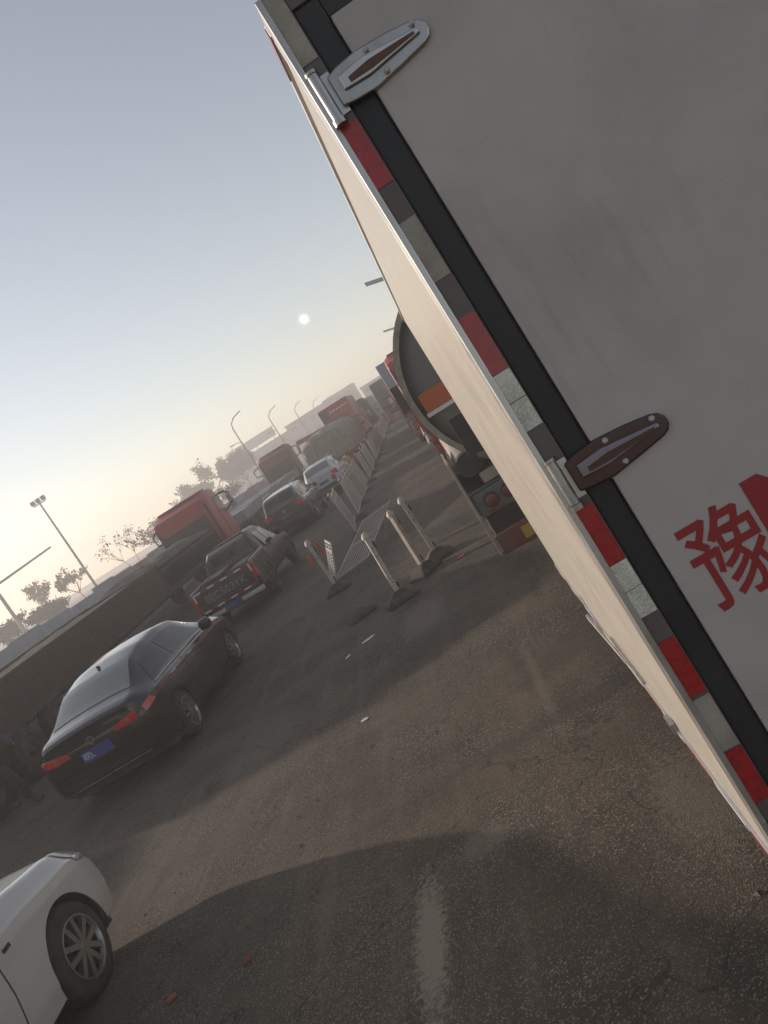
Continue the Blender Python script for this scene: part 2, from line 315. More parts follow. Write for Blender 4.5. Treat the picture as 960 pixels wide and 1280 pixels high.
def tag(o, label, cat, group=None, kind=None):
    if kind: o['kind'] = kind
    if label: o['label'] = label
    if cat: o['category'] = cat
    if group: o['group'] = group
    return o
def thing(name, loc, label, cat, group=None, rz=0):
    o = bpy.data.objects.new(name, None); o.empty_display_size = .3; COL.objects.link(o); o.location = loc; o.rotation_euler = (0, 0, rz)
    return tag(o, label, cat, group)
def children(o): return [c for c in bpy.data.objects if c.parent == o]
def copy_tree(o, parent=None):
    kids = children(o); c = o.copy(); COL.objects.link(c); c.parent = parent
    for k in kids: copy_tree(k, c)
    return c
def text_mesh(mb, body, size, fn, depth=.003, bold=0):
    cu = bpy.data.curves.new('lettering', 'FONT'); cu.body = body; cu.size = size; cu.offset = bold; cu.resolution_u = 3; cu.align_x = 'CENTER'; cu.align_y = 'CENTER'
    o = bpy.data.objects.new('lettering', cu); COL.objects.link(o)
    dg = bpy.context.evaluated_depsgraph_get(); me = bpy.data.meshes.new_from_object(o.evaluated_get(dg))
    mb.add([fn(v.co.x, v.co.y, depth) for v in me.vertices], [tuple(p.vertices) for p in me.polygons])
    bpy.data.objects.remove(o); return mb

# ------------------------------------------------------------------ ground
g = MB(); X = [-900, -300, -120, -60, -30, -15, -8, -4, 0, 4, 10, 30, 100, 300, 900]; Y = [-300, -60, -10, 0, 5, 10, 20, 40, 80, 160, 320, 700, 1500]
g.add([(x, y, 0) for y in Y for x in X], [(j*len(X)+i, j*len(X)+i+1, (j+1)*len(X)+i+1, (j+1)*len(X)+i) for j in range(len(Y)-1) for i in range(len(X)-1)])
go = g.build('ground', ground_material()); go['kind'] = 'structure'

# ------------------------------------------------------------------ wheels
def wheel(parent, x, y, r=.33, w=.22, side=1, spokes=10, style='alloy', name='wheel', z=None):
    z = r if z is None else z
    t = MB()
    prof = [(-w/2, r*.66), (-w/2+.005, r*.80), (-w/2+.02, r*.95), (-w/2+.05, r), (w/2-.05, r), (w/2-.02, r*.95), (w/2-.005, r*.80), (w/2, r*.66)]
    prof += [(w/2-.09, r*.63), (-w/2+.09, r*.63), (-w/2, r*.66)]
    n = 36; vs = [(x+a, y+q*math.cos(2*math.pi*j/n), z+q*math.sin(2*math.pi*j/n)) for a, q in prof for j in range(n)]
    t.add(vs, [(i*n+j, i*n+(j+1)%n, (i+1)*n+(j+1)%n, (i+1)*n+j) for i in range(len(prof)-1) for j in range(n)])
    o = t.build(name, 'tyre', parent, smooth=True, ang=60)
    rm = MB(); xo = x + side*(w/2)
    rr = r*.66
    def P(a, b, d): return (xo + side*d, y + a, z + b)
    n = 36
    def ring(r1, r2, d1, d2, d3=None):
        vs = []
        for j in range(n):
            a = 2*math.pi*j/n; ca, sa = math.cos(a), math.sin(a)
            vs += [P(r1*ca, r1*sa, d1), P(r2*ca, r2*sa, d2)]
        rm.add(vs, [(2*j, 2*j+1, 2*((j+1)%n)+1, 2*((j+1)%n)) for j in range(n)])
    ring(rr+.004, rr*.96, .002, .004); ring(rr*.96, rr*.90, .004, -.03)
    if style == 'alloy':
        for k in range(spokes):
            a = 2*math.pi*k/spokes; ca, sa = math.cos(a), math.sin(a)
            def Q(rad, off, d): return P(rad*ca - off*sa, rad*sa + off*ca, d)
            wi, wo_ = rr*.10, rr*.15
            rm.add([Q(rr*.12,-wi*.8,.0), Q(rr*.12,wi*.8,.0), Q(rr*.9,wo_*.6,-.005), Q(rr*.9,-wo_*.6,-.005),
                    Q(rr*.12,-wi*.8,-.05), Q(rr*.12,wi*.8,-.05), Q(rr*.9,wo_*.6,-.05), Q(rr*.9,-wo_*.6,-.05)],
                   [(0,1,2,3),(0,4,5,1),(1,5,6,2),(2,6,7,3),(3,7,4,0)])
    elif style == 'five':
        for k in range(5):
            for sgn in (-1, 1):
                a = 2*math.pi*k/5 + .35; ca, sa = math.cos(a), math.sin(a)
                def Q(rad, off, d): return P(rad*ca - off*sa, rad*sa + off*ca, d)
                i0 = sgn*rr*.09; o0 = sgn*rr*.25; w1 = rr*.095
                rm.add([Q(rr*.14,i0-w1,.0), Q(rr*.14,i0+w1,.0), Q(rr*.9,o0+w1,-.003), Q(rr*.9,o0-w1,-.003),
                        Q(rr*.14,i0-w1,-.05), Q(rr*.14,i0+w1,-.05), Q(rr*.9,o0+w1,-.05), Q(rr*.9,o0-w1,-.05)],
                       [(0,1,2,3),(0,4,5,1),(1,5,6,2),(2,6,7,3),(3,7,4,0)])
    else:
        ring(rr*.86, rr*.35, -.03, -.06 if style == 'dish' else .02); ring(rr*.35, rr*.3, -.06, .03)
    ring(rr*.2, rr*.17, -.03, .004); ring(rr*.17, 0.001, .004, .008)
    rm.build('rim', 'rim' if style in ('alloy', 'five') else 'steelrim', o, smooth=True, ang=30)
    bk = MB(); bk.lathe([(0, rr*.9), (.01, rr*.9)], (xo - side*.07, y, z), n=24)
    bk.build('brake_disc', 'dark', o)
    return o

# ------------------------------------------------------------------ passenger cars: a lofted body
class Car:
    """st rows: y, half width, sill z, belt z, top z, top half width (y = 0 at the tail)"""
    def __init__(s, st, smooth=5, rc=.12):
        s.st = st; s.L = st[-1][0]; s.rc = rc; n = int(s.L/.02)+1; s.tab = []
        raw = [[s._i(k*s.L/(n-1), c) for c in range(1, 6)] for k in range(n)]
        for k in range(n):
            w = [(max(0, min(n-1, k+d))) for d in range(-smooth, smooth+1)]
            e = min(1, min(k, n-1-k)/smooth)
            s.tab.append([(1-e)*raw[k][c] + e*sum(raw[i][c] for i in w)/len(w) for c in range(5)])
        s.n = n
    def _i(s, y, c):
        st = s.st
        for a, b in zip(st, st[1:]):
            if y <= b[0]:
                t = (y-a[0])/max(1e-6, b[0]-a[0]); return a[c]*(1-t)+b[c]*t
        return st[-1][c]
    def sec(s, y):
        q = max(0, min(s.n-1.001, y/s.L*(s.n-1))); i = int(q); t = q-i
        W, zb, belt, zr, Wr = [s.tab[i][c]*(1-t)+s.tab[i+1][c]*t for c in range(5)]
        dz = max(.02, zr-belt); e = min(1, dz/.25)
        cx = min(s.rc, Wr*.4)
        return [(0, zb), (W-.14, zb), (W-.035, zb+.06), (W-.005, zb+.20), (W, (zb+belt)/2+.03), (W-.012, belt-.10), (W-.035, belt-.03), (W-.075, belt),
                (Wr+.015, zr-.06*e), (Wr-.02, zr-.028*e), (Wr-cx, zr-.006), (Wr*.45, zr+.012), (0, zr+.018)]
    def pt(s, y, t, sg=1, off=0):
        p = s.sec(y); t = max(0, min(11.9999, t)); i = int(t); k = t-i
        x = p[i][0]*(1-k)+p[i+1][0]*k; z = p[i][1]*(1-k)+p[i+1][1]*k
        v = Vector((x*sg, y, z))
        if off:
            e = .03
            def q(yy, tt):
                pp = s.sec(yy); tt = max(0, min(11.9999, tt)); ii = int(tt); kk = tt-ii
                return Vector(((pp[ii][0]*(1-kk)+pp[ii+1][0]*kk), yy, pp[ii][1]*(1-kk)+pp[ii+1][1]*kk))
            dy = q(min(s.L, y+e), t)-q(max(0, y-e), t); dt = q(y, min(12, t+.1))-q(y, max(0, t-.1))
            nn = dt.cross(dy)
            if nn.length > 1e-9:
                nn.normalize()
                if nn.x < -.05 or (abs(nn.x) <= .05 and nn.z < 0): nn = -nn
                v += Vector((nn.x*sg, nn.y, nn.z))*off
        return v
    def body(s, parent, m, arches, ra=.37, ny=.035):
        ts = [0, 1, 2] + [2+.25*k for k in range(1, 5)] + [3+k/8 for k in range(1, 9)] + [4+k/8 for k in range(1, 9)] + [5+k/4 for k in range(1, 9)] + [7+k/5 for k in range(1, 6)] + [8.5, 9, 9.5, 10, 11, 12]
        ys = [k*s.L/int(s.L/ny) for k in range(int(s.L/ny)+1)]
        mb = MB(); nt_ = len(ts); idx = {}; vs = []; fs = []
        for sg in (1, -1):
            for i, y in enumerate(ys):
                for j, t in enumerate(ts):
                    v = s.pt(y, t, sg)
                    if .9 < t < 7:
                        for (ya, za) in arches:
                            d = math.hypot(v.y-ya, v.z-za)
                            if abs(d-ra) < ny*.75 and d > 0:
                                v.y = ya+(v.y-ya)*ra/d; v.z = za+(v.z-za)*ra/d
                    idx[sg, i, j] = len(vs); vs.append(v)
            for i in range(len(ys)-1):
                for j in range(nt_-1):
                    q = (idx[sg,i,j], idx[sg,i+1,j], idx[sg,i+1,j+1], idx[sg,i,j+1])
                    if .9 < ts[j] < 7 and any(all(math.hypot(vs[k].y-ya, vs[k].z-za) <= ra+.003 for k in q) for ya, za in arches): continue
                    if ts[j] <= 1 and any(abs(ys[i]-ya) < ra and abs(ys[i+1]-ya) < ra for ya, za in arches) and ts[j] == 1: continue
                    fs.append(q)
        for i in (0, len(ys)-1):
            for j in range(nt_-1):
                fs.append((idx[1,i,j], idx[1,i,j+1], idx[-1,i,j+1], idx[-1,i,j]))
        mb.add(vs, fs); o = mb.build('body', m, parent, smooth=True, ang=32)
        for (ya, za) in arches:
            W = s.sec(ya)[4][0]
            for sg in (1, -1):
                a = MB(); n = 20; v2 = []
                for k in range(n+1):
                    t = -.25 + (math.pi+.5)*k/n
                    v2 += [(sg*(W-.012), ya+(ra+.004)*math.cos(t), za+(ra+.004)*math.sin(t)), (sg*(W-.33), ya+(ra+.004)*math.cos(t), za+(ra+.004)*math.sin(t))]
                a.add(v2, [(2*k, 2*k+1, 2*k+3, 2*k+2) for k in range(n)])
                a.add([v2[2*k+1] for k in range(n+1)], [tuple(range(n+1))])
                a.build('wheel_housing', 'under', parent)
        return o
    def side(s, name, m, parent, t0, t1, ya, yb, sg, off=.006, n=14, k=5):
        """patch on one side: ya, yb are functions of 0..1 up the patch"""
        mb = MB(); vs = []
        for j in range(k+1):
            u = j/k; t = t0+(t1-t0)*u
            for i in range(n+1):
                vs.append(s.pt(ya(u)+(yb(u)-ya(u))*i/n, t, sg, off))
        mb.add(vs, [(j*(n+1)+i, j*(n+1)+i+1, (j+1)*(n+1)+i+1, (j+1)*(n+1)+i) for j in range(k) for i in range(n)])
        return mb.build(name, m, parent, smooth=True, ang=60)
    def top(s, name, m, parent, y0, y1, t0=9.3, off=.006, n=10, shrink=0):
        mb = MB(); vs = []; tl = [t0+(12-t0)*j/6 for j in range(7)]
        cols = [(1, t) for t in tl] + [(-1, t) for t in tl[::-1][1:]]
        for i in range(n+1):
            y = y0+(y1-y0)*i/n
            for sg, t in cols: vs.append(s.pt(y, t, sg, off))
        k = len(cols)
        mb.add(vs, [(i*k+j, i*k+j+1, (i+1)*k+j+1, (i+1)*k+j) for i in range(n) for j in range(k-1)])
        return mb.build(name, m, parent, smooth=True, ang=60)

def roundel(mb, c, r, fn):
    n = 24
    vs = [];
    for k in range(n):
        a = 2*math.pi*k/n; vs += [fn(c[0]+r*math.cos(a), c[1]+r*math.sin(a), .006), fn(c[0]+r*.82*math.cos(a), c[1]+r*.82*math.sin(a), .006)]
    mb.add(vs, [(2*k, 2*k+1, (2*k+3) % (2*n), (2*k+2) % (2*n)) for k in range(n)])
    def st(x0, y0, x1, y1, w=.14):
        dx, dy = x1-x0, y1-y0; l = math.hypot(dx, dy); nx, ny = -dy/l*w/2, dx/l*w/2
        mb.add([fn(c[0]+r*a, c[1]+r*b, .006) for a, b in ((x0+nx, y0+ny), (x1+nx, y1+ny), (x1-nx, y1-ny), (x0-nx, y0-ny))], [(0, 1, 2, 3)])
    st(-.36, .80, 0, .12); st(.36, .80, 0, .12)
    st(-.78, .38, -.36, -.74); st(-.36, -.74, 0, .0); st(0, .0, .36, -.74); st(.36, -.74, .78, .38)

# ---- dark sedan
def build_sedan():
    c = thing('sedan', (-5.60, 9.30, 0), 'black saloon car with a blue plate, between the white car and the lettered pickup', 'car', rz=0)
    st = [(0, .70, .44, .84, .99, .62), (.04, .80, .32, .88, 1.035, .66), (.12, .87, .26, .91, 1.055, .68), (.26, .90, .22, .935, 1.075, .665),
          (.42, .912, .20, .95, 1.11, .645), (.92, .915, .18, .955, 1.37, .575), (1.45, .915, .18, .95, 1.452, .575), (2.1, .915, .18, .94, 1.46, .585), (2.65, .915, .18, .93, 1.39, .60),
          (3.42, .91, .18, .92, 1.0, .70), (3.92, .89, .2, .86, .93, .72), (4.32, .84, .22, .76, .81, .66), (4.48, .70, .3, .66, .68, .55)]
    k = Car(st); ar = [(.86, .33), (3.54, .33)]
    k.body(c, 'blackpaint', ar, .36)
    for y in (.86, 3.54):
        for sg in (1, -1): wheel(c, sg*.80, y, .325, .215, sg, 10)
    for sg in (1, -1):
        k.side('side_window', 'glass', c, 7.15, 7.85, lambda u: .62+.30*u, lambda u: 1.56, sg)
        k.side('side_window', 'glass', c, 7.15, 7.85, lambda u: 1.62, lambda u: 3.0-.50*u, sg)
        q = MB(); q.tube([k.pt(.60+.125*i, 7.02, sg, .006) for i in range(20)], .011, 6); q.build('window_trim', 'chrome', c, smooth=True)
        k.side('door_seam', 'dark', c, 3.0, 6.9, lambda u: 1.585, lambda u: 1.595, sg, off=.004, n=1, k=8)
        k.side('door_seam', 'dark', c, 3.0, 6.9, lambda u: 2.70, lambda u: 2.71, sg, off=.004, n=1, k=8)
        for yy in (1.76, .98):
            h = MB(); p = k.pt(yy+.1, 5.3, sg); h.box(min(p.x, p.x+sg*.03), max(p.x, p.x+sg*.03), yy, yy+.2, p.z-.015, p.z+.015); h.build('door_handle', 'chrome', c, bevel=.008)
        mm = MB(); mm.lathe([(-.10, .03), (-.07, .085), (.05, .10), (.10, .05)], (sg*1.0, 2.78, 1.0), 'X', 14); mm.build('mirror', 'blackpaint', c, smooth=True)
        # lamp, wrapped round the corner: on the quarter panel and on the tail
        k.side('tail_light', 'lampred', c, 5.0, 6.2, lambda u: .06, lambda u: .27-.05*u, sg, off=.008)
    k.top('rear_window', 'glasspale', c, .40, .98, t0=9.15)
    k.top('windscreen', 'glass', c, 2.75, 3.36, t0=9.2)
    def P(a, b, d): return (a, .0-d, b)
    for sg in (1, -1):
        t = MB(); t.prism([(sg*.34, .765), (sg*.36, .835), (sg*.55, .865), (sg*.70, .885), (sg*.70, .785), (sg*.55, .755)], .022, P)
        o = t.build('tail_light', 'lampred', c, bevel=.008)
        q = MB(); q.lathe([(-.03, .026), (-.02, .032)], (sg*.55, 0, .81), 'Y', 16); q.build('indicator', 'lamporange', o)
    t = MB(); t.prism([(-.22, .60), (.22, .60), (.22, .74), (-.22, .74)], .014, P); pl = t.build('number_plate', 'blueplate', c)
    t = MB(); text_mesh(t, '皖L', .11, lambda a, b, d: (-.12+a, -.017, .67+b)); t.build('lettering', 'letter', pl)
    t = MB(); roundel(t, (0, .835), .055, lambda a, b, d: (a, -d-.001, b)); t.build('badge', 'chrome', c)
    t = MB(); text_mesh(t, 'MAGOTAN', .05, lambda a, b, d: (.40+a, -.012, .925+b)); t.build('lettering', 'chrome', c)
    t = MB(); t.box(-.62, .62, -.012, .02, .335, .35); t.build('bumper_trim', 'chrome', c)
    t = MB(); t.box(-.66, .66, -.005, .03, .42, .435); t.box(-.70, .70, .0, .03, .555, .563); t.build('bumper_seam', 'dark', c)
    t = MB(); t.prism([(0, 0), (.16, 0), (.05, .07), (.02, .07)], .02, lambda a, b, d: (-.01+d, 1.12+a, 1.40+b)); t.build('roof_aerial', 'dark', c, bevel=.005)
    t = MB(); t.box(-.78, .78, .3, 4.1, .17, .34); t.build('underbody', 'under', c)
    return c
build_sedan()

# ---- white car whose front wheel shows at the lower left
def build_white():
    c = thing('hatchback', (-4.88, 1.76, 0), 'clean white car behind the black saloon, only its front wheel and fender in view', 'car')
    st = [(0, .78, .40, .85, 1.0, .60), (.1, .86, .28, .9, 1.1, .60), (.4, .89, .22, .94, 1.42, .56), (.9, .90, .19, .95, 1.53, .58), (1.7, .90, .18, .94, 1.55, .60), (2.3, .90, .18, .93, 1.47, .61),
          (3.0, .90, .18, .92, 1.06, .72), (3.35, .90, .19, .88, 1.0, .74), (3.8, .88, .2, .83, .93, .72), (4.1, .80, .22, .74, .80, .64), (4.22, .66, .3, .62, .66, .5)]
    k = Car(st); ar = [(.72, .34), (3.32, .34)]
    k.body(c, 'whitepaint', ar, .385)
    for y in (.72, 3.32):
        for sg in (1, -1): wheel(c, sg*.785, y, .34, .22, sg, 5, 'five')
    for sg in (1, -1):
        k.side('side_window', 'glass', c, 7.15, 7.85, lambda u: .5+.1*u, lambda u: 1.42, sg)
        k.side('side_window', 'glass', c, 7.15, 7.85, lambda u: 1.48, lambda u: 2.6-.5*u, sg)
        k.side('door_seam', 'dark', c, 2.6, 6.9, lambda u: 2.50+.12*math.sin(u*2.4), lambda u: 2.51+.12*math.sin(u*2.4), sg, off=.004, n=1, k=12)
        k.side('door_seam', 'dark', c, 2.6, 6.9, lambda u: 1.45, lambda u: 1.46, sg, off=.004, n=1, k=8)
        k.side('headlight', 'glasspale', c, 5.4, 8.6, lambda u: 3.85-.08*u, lambda u: 4.15, sg, off=.008)
        mm = MB(); mm.lathe([(-.10, .03), (-.07, .085), (.05, .10), (.10, .05)], (sg*1.0, 2.5, 1.02), 'X', 14); mm.build('mirror', 'whitepaint', c, smooth=True)
        t = MB(); p = k.pt(2.75, 5.0, sg); t.box(min(p.x, p.x+sg*.012), max(p.x, p.x+sg*.012), 2.72, 2.80, p.z-.014, p.z+.014); t.build('side_repeater', 'dark', c, bevel=.004)
    k.top('rear_window', 'glass', c, .12, .36, t0=9.4); k.top('windscreen', 'glass', c, 2.36, 2.98, t0=9.2)
    t = MB(); t.prism([(-.2, .6), (.2, .6), (.2, .73), (-.2, .73)], .014, lambda a, b, d: (a, -d, b)); t.build('number_plate', 'blueplate', c)
    for sg in (1, -1):
        t = MB(); t.prism([(sg*.5, .8), (sg*.5, .92), (sg*.74, .93), (sg*.74, .78)], .02, lambda a, b, d: (a, -d, b)); t.build('tail_light', 'lampred', c)
    t = MB(); t.box(-.76, .76, .3, 3.9, .17, .34); t.build('underbody', 'under', c)
build_white()

# ---- dark SUV and pale SUV
def build_suv(loc, paint, label, rz=0, roofpaint=None, diamond=False):
    c = thing('sport_utility_car', loc, label, 'car', rz=rz)
    st = [(0, .80, .45, .98, 1.15, .62), (.08, .88, .35, 1.02, 1.32, .62), (.35, .91, .28, 1.04, 1.58, .62), (.6, .92, .26, 1.04, 1.63, .64), (1.6, .92, .25, 1.03, 1.66, .65), (2.5, .92, .25, 1.02, 1.60, .65),
          (3.2, .92, .25, 1.01, 1.14, .74), (3.7, .90, .26, .97, 1.06, .76), (4.2, .86, .28, .90, .97, .7), (4.45, .74, .36, .75, .8, .6)]
    k = Car(st, rc=.1); ar = [(.85, .36), (3.5, .36)]
    k.body(c, paint, ar, .40, ny=.05)
    for y in (.85, 3.5):
        for sg in (1, -1): wheel(c, sg*.80, y, .36, .23, sg, 7)
    if roofpaint: k.top('roof_panel', roofpaint, c, .45, 2.5, t0=9.3, off=.005)
    for sg in (1, -1):
        for a, b, d in ((.45, .98, .06), (1.04, 1.9, 0), (1.96, 2.95, -.45)):
            k.side('side_window', 'glass', c, 7.15, 7.85, (lambda u, a=a, d=d: a+max(0, d)*u), (lambda u, b=b, d=d: b+min(0, d)*u), sg)
        r = MB(); r.tube([(sg*.56, .6, 1.66), (sg*.58, .8, 1.73), (sg*.6, 2.2, 1.73), (sg*.6, 2.4, 1.65)], .018, 6); r.build('roof_rail', 'chrome', c, smooth=True)
        t = MB(); t.prism([(sg*.50, .92), (sg*.50, 1.04), (sg*.78, 1.08), (sg*.80, .84)], .03, lambda a, b, d: (a, .02-d, b)); t.build('tail_light', 'lampred', c, bevel=.01)
        mm = MB(); mm.lathe([(-.10, .03), (-.07, .09), (.05, .11), (.10, .05)], (sg*1.02, 2.85, 1.1), 'X', 12); mm.build('mirror', paint, c, smooth=True)
    k.top('rear_window', 'glasspale' if roofpaint is None else 'glass', c, .06, .33, t0=9.4); k.top('windscreen', 'glass', c, 2.58, 3.16, t0=9.2)
    P = lambda a, b, d: (a, .0-d, b)
    if diamond:
        t = MB(); t.prism([(.0, .62), (.13, .77), (0, .92), (-.13, .77)], .012, lambda a, b, d: (.5+a, -.02-d, b)); t.build('diamond_sign', 'redtape', c)
    t = MB(); t.prism([(-.22, .70), (.22, .70), (.22, .83), (-.22, .83)], .014, P); t.build('number_plate', 'rust' if not diamond else 'blueplate', c)
    t = MB(); roundel(t, (0, .96), .06, lambda a, b, d: (a, -.002-d, b)); t.build('badge', 'chrome', c)
    t = MB(); t.box(-.74, .74, -.03, .06, .44, .60); t.build('bumper', 'dark', c, bevel=.03)
    t = MB(); t.box(-.78, .78, .3, 4.1, .24, .4); t.build('underbody', 'under', c)
    return c
build_suv((-6.0, 28.3, 0), 'darkpaint', 'dark estate car with a pale dusty roof, just ahead of the dusty pickup', roofpaint='silverpaint')
build_suv((-5.15, 34.6, 0), 'silverpaint', 'pale silver car with a red diamond sign, just behind the tarpaulin truck', diamond=True)

# ---- pickup
def build_pickup():
    c = thing('pickup_truck', (-5.63, 17.0, 0), 'dusty dark pickup truck with red and white tape round its lettered tailgate', 'pickup')
    W = .80
    t = MB()
    # cab as a loft
    def sec(y, zt, wt, zb=.42, W=W, belt=.98):
        h = [(W-.06, zb), (W, zb+.15), (W, belt-.08), (W-.04, belt), (wt, zt-.06), (wt-.09, zt)]
        return [(x, y, z) for x, z in h] + [(-x, y, z) for x, z in h[::-1]]
    t.loft([sec(1.62, 1.02, .70), sec(1.66, 1.48, .60), sec(1.85, 1.57, .60), sec(2.6, 1.58, .61), sec(3.05, 1.50, .61), sec(3.62, 1.04, .72), sec(4.1, .98, .72, W=.79, belt=.93), sec(4.75, .90, .66, W=.76, belt=.84), sec(4.95, .72, .5, .5, .62, .66)])
    t.build('cab', 'pickpaint', c, smooth=True, ang=30, bevel=.01)
    b = MB(); b.box(-W, -W+.05, .02, 1.6, .45, 1.04); b.box(W-.05, W, .02, 1.6, .45, 1.04); b.box(-W+.05, W-.05, 1.54, 1.6, .45, 1.04); b.box(-W+.05, W-.05, .03, 1.54, .56, .6)
    b.build('load_bed', 'pickpaint', c, bevel=.015)
    b = MB(); b.tube([(W-.03, .0, 1.065), (W-.03, 1.55, 1.065)], .022, 8); b.tube([(-W+.03, .0, 1.065), (-W+.03, 1.55, 1.065)], .022, 8); b.build('bed_rail', 'galv', c, smooth=True)
    b = MB(); b.tube([(-.6, 1.5, 1.05), (-.58, 1.5, 1.6), (.58, 1.5, 1.6), (.6, 1.5, 1.05)], .025, 8); b.build('roll_bar', 'dark', c, smooth=True)
    for i, (x0, x1, h) in enumerate(((-.6, .0, .22), (.05, .6, .16))):
        b = MB(); b.box(x0, x1, .3, 1.3, .6, .9+h); b.build('tool_box', 'load', c, bevel=.03)
    g_ = MB(); g_.box(-W+.06, W-.06, -.03, .02, .53, 1.05); tg = g_.build('tailgate', 'pickpaint', c, bevel=.012)
    def seg(n, a, b, horiz, at, mk):
        pass
    class TP:
        def __init__(s, n, m): s.n = n; s.m = m
        def box(s, *a): q = MB(); q.box(*a); q.build(s.n, s.m, tg)
    r = TP('red_tape', 'redtape'); w = TP('white_tape', 'wreflect')
    xs = [-.70+1.4*k/8 for k in range(9)]
    for k in range(8): (w if k % 2 == 0 else r).box(xs[k], xs[k+1], -.038, -.031, 1.0, 1.035)
    for k in range(8): (w if k % 2 == 0 else r).box(xs[k], xs[k+1], -.038, -.031, .545, .58)
    for x in (-.735, .70): w.box(x, x+.035, -.038, -.031, .84, 1.03); r.box(x, x+.035, -.038, -.031, .60, .83)
    
    t = MB(); text_mesh(t, '皖C503YK', .24, lambda a, b, d: (a, -.034, .785+b)); t.build('lettering', 'fadedletter', tg)
    for sg in (1, -1):
        b = MB(); b.box(min(sg*.735, sg*.815), max(sg*.735, sg*.815), -.045, .10, .68, 1.02); o = b.build('tail_light', 'lampred', c, bevel=.015)
        k = MB(); k.add([(sg*.802, 1.95, 1.0), (sg*.802, 2.5, 1.0), (sg*.625, 2.46, 1.45), (sg*.625, 2.0, 1.45)], [(0, 1, 2, 3)])
        k.add([(sg*.802, 2.56, 1.0), (sg*.802, 3.35, 1.0), (sg*.625, 3.0, 1.42), (sg*.625, 2.53, 1.45)], [(0, 1, 2, 3)]); 
        k.build('side_window', 'glass', c)
        mm = MB(); mm.lathe([(-.1, .03), (-.07, .09), (.05, .11), (.1, .05)], (sg*.95, 3.1, 1.08), 'X', 12); mm.build('mirror', 'dark', c, smooth=True)
        for y in (.95, 4.05): a = MB(); a.tube([(sg*.79, y+.42*math.cos(q), .36+.42*math.sin(q)) for q in [math.pi*i/10 for i in range(11)]], .035, 6); a.build('wheel_arch', 'dark', c, smooth=True)
        for y in (.95, 4.05): wheel(c, sg*.72, y, .36, .22, sg, 6, 'dish')
    k = MB(); k.add([(-.52, 1.63, 1.08), (.52, 1.63, 1.08), (.5, 1.645, 1.42), (-.5, 1.645, 1.42)], [(0, 1, 2, 3)]); k.build('rear_window', 'glass', c)
    k = MB(); k.box(-.78, .78, -.10, .02, .36, .46); k.build('bumper', 'galv', c, bevel=.02)
    k = MB(); k.prism([(-.22, .38), (.22, .38), (.22, .50), (-.22, .50)], .01, lambda a, b, d: (a, -.105-d, b)); k.build('number_plate', 'blueplate', c)
    k = MB(); k.box(-.55, .55, .1, 4.6, .3, .5); k.build('chassis', 'under', c)
build_pickup()

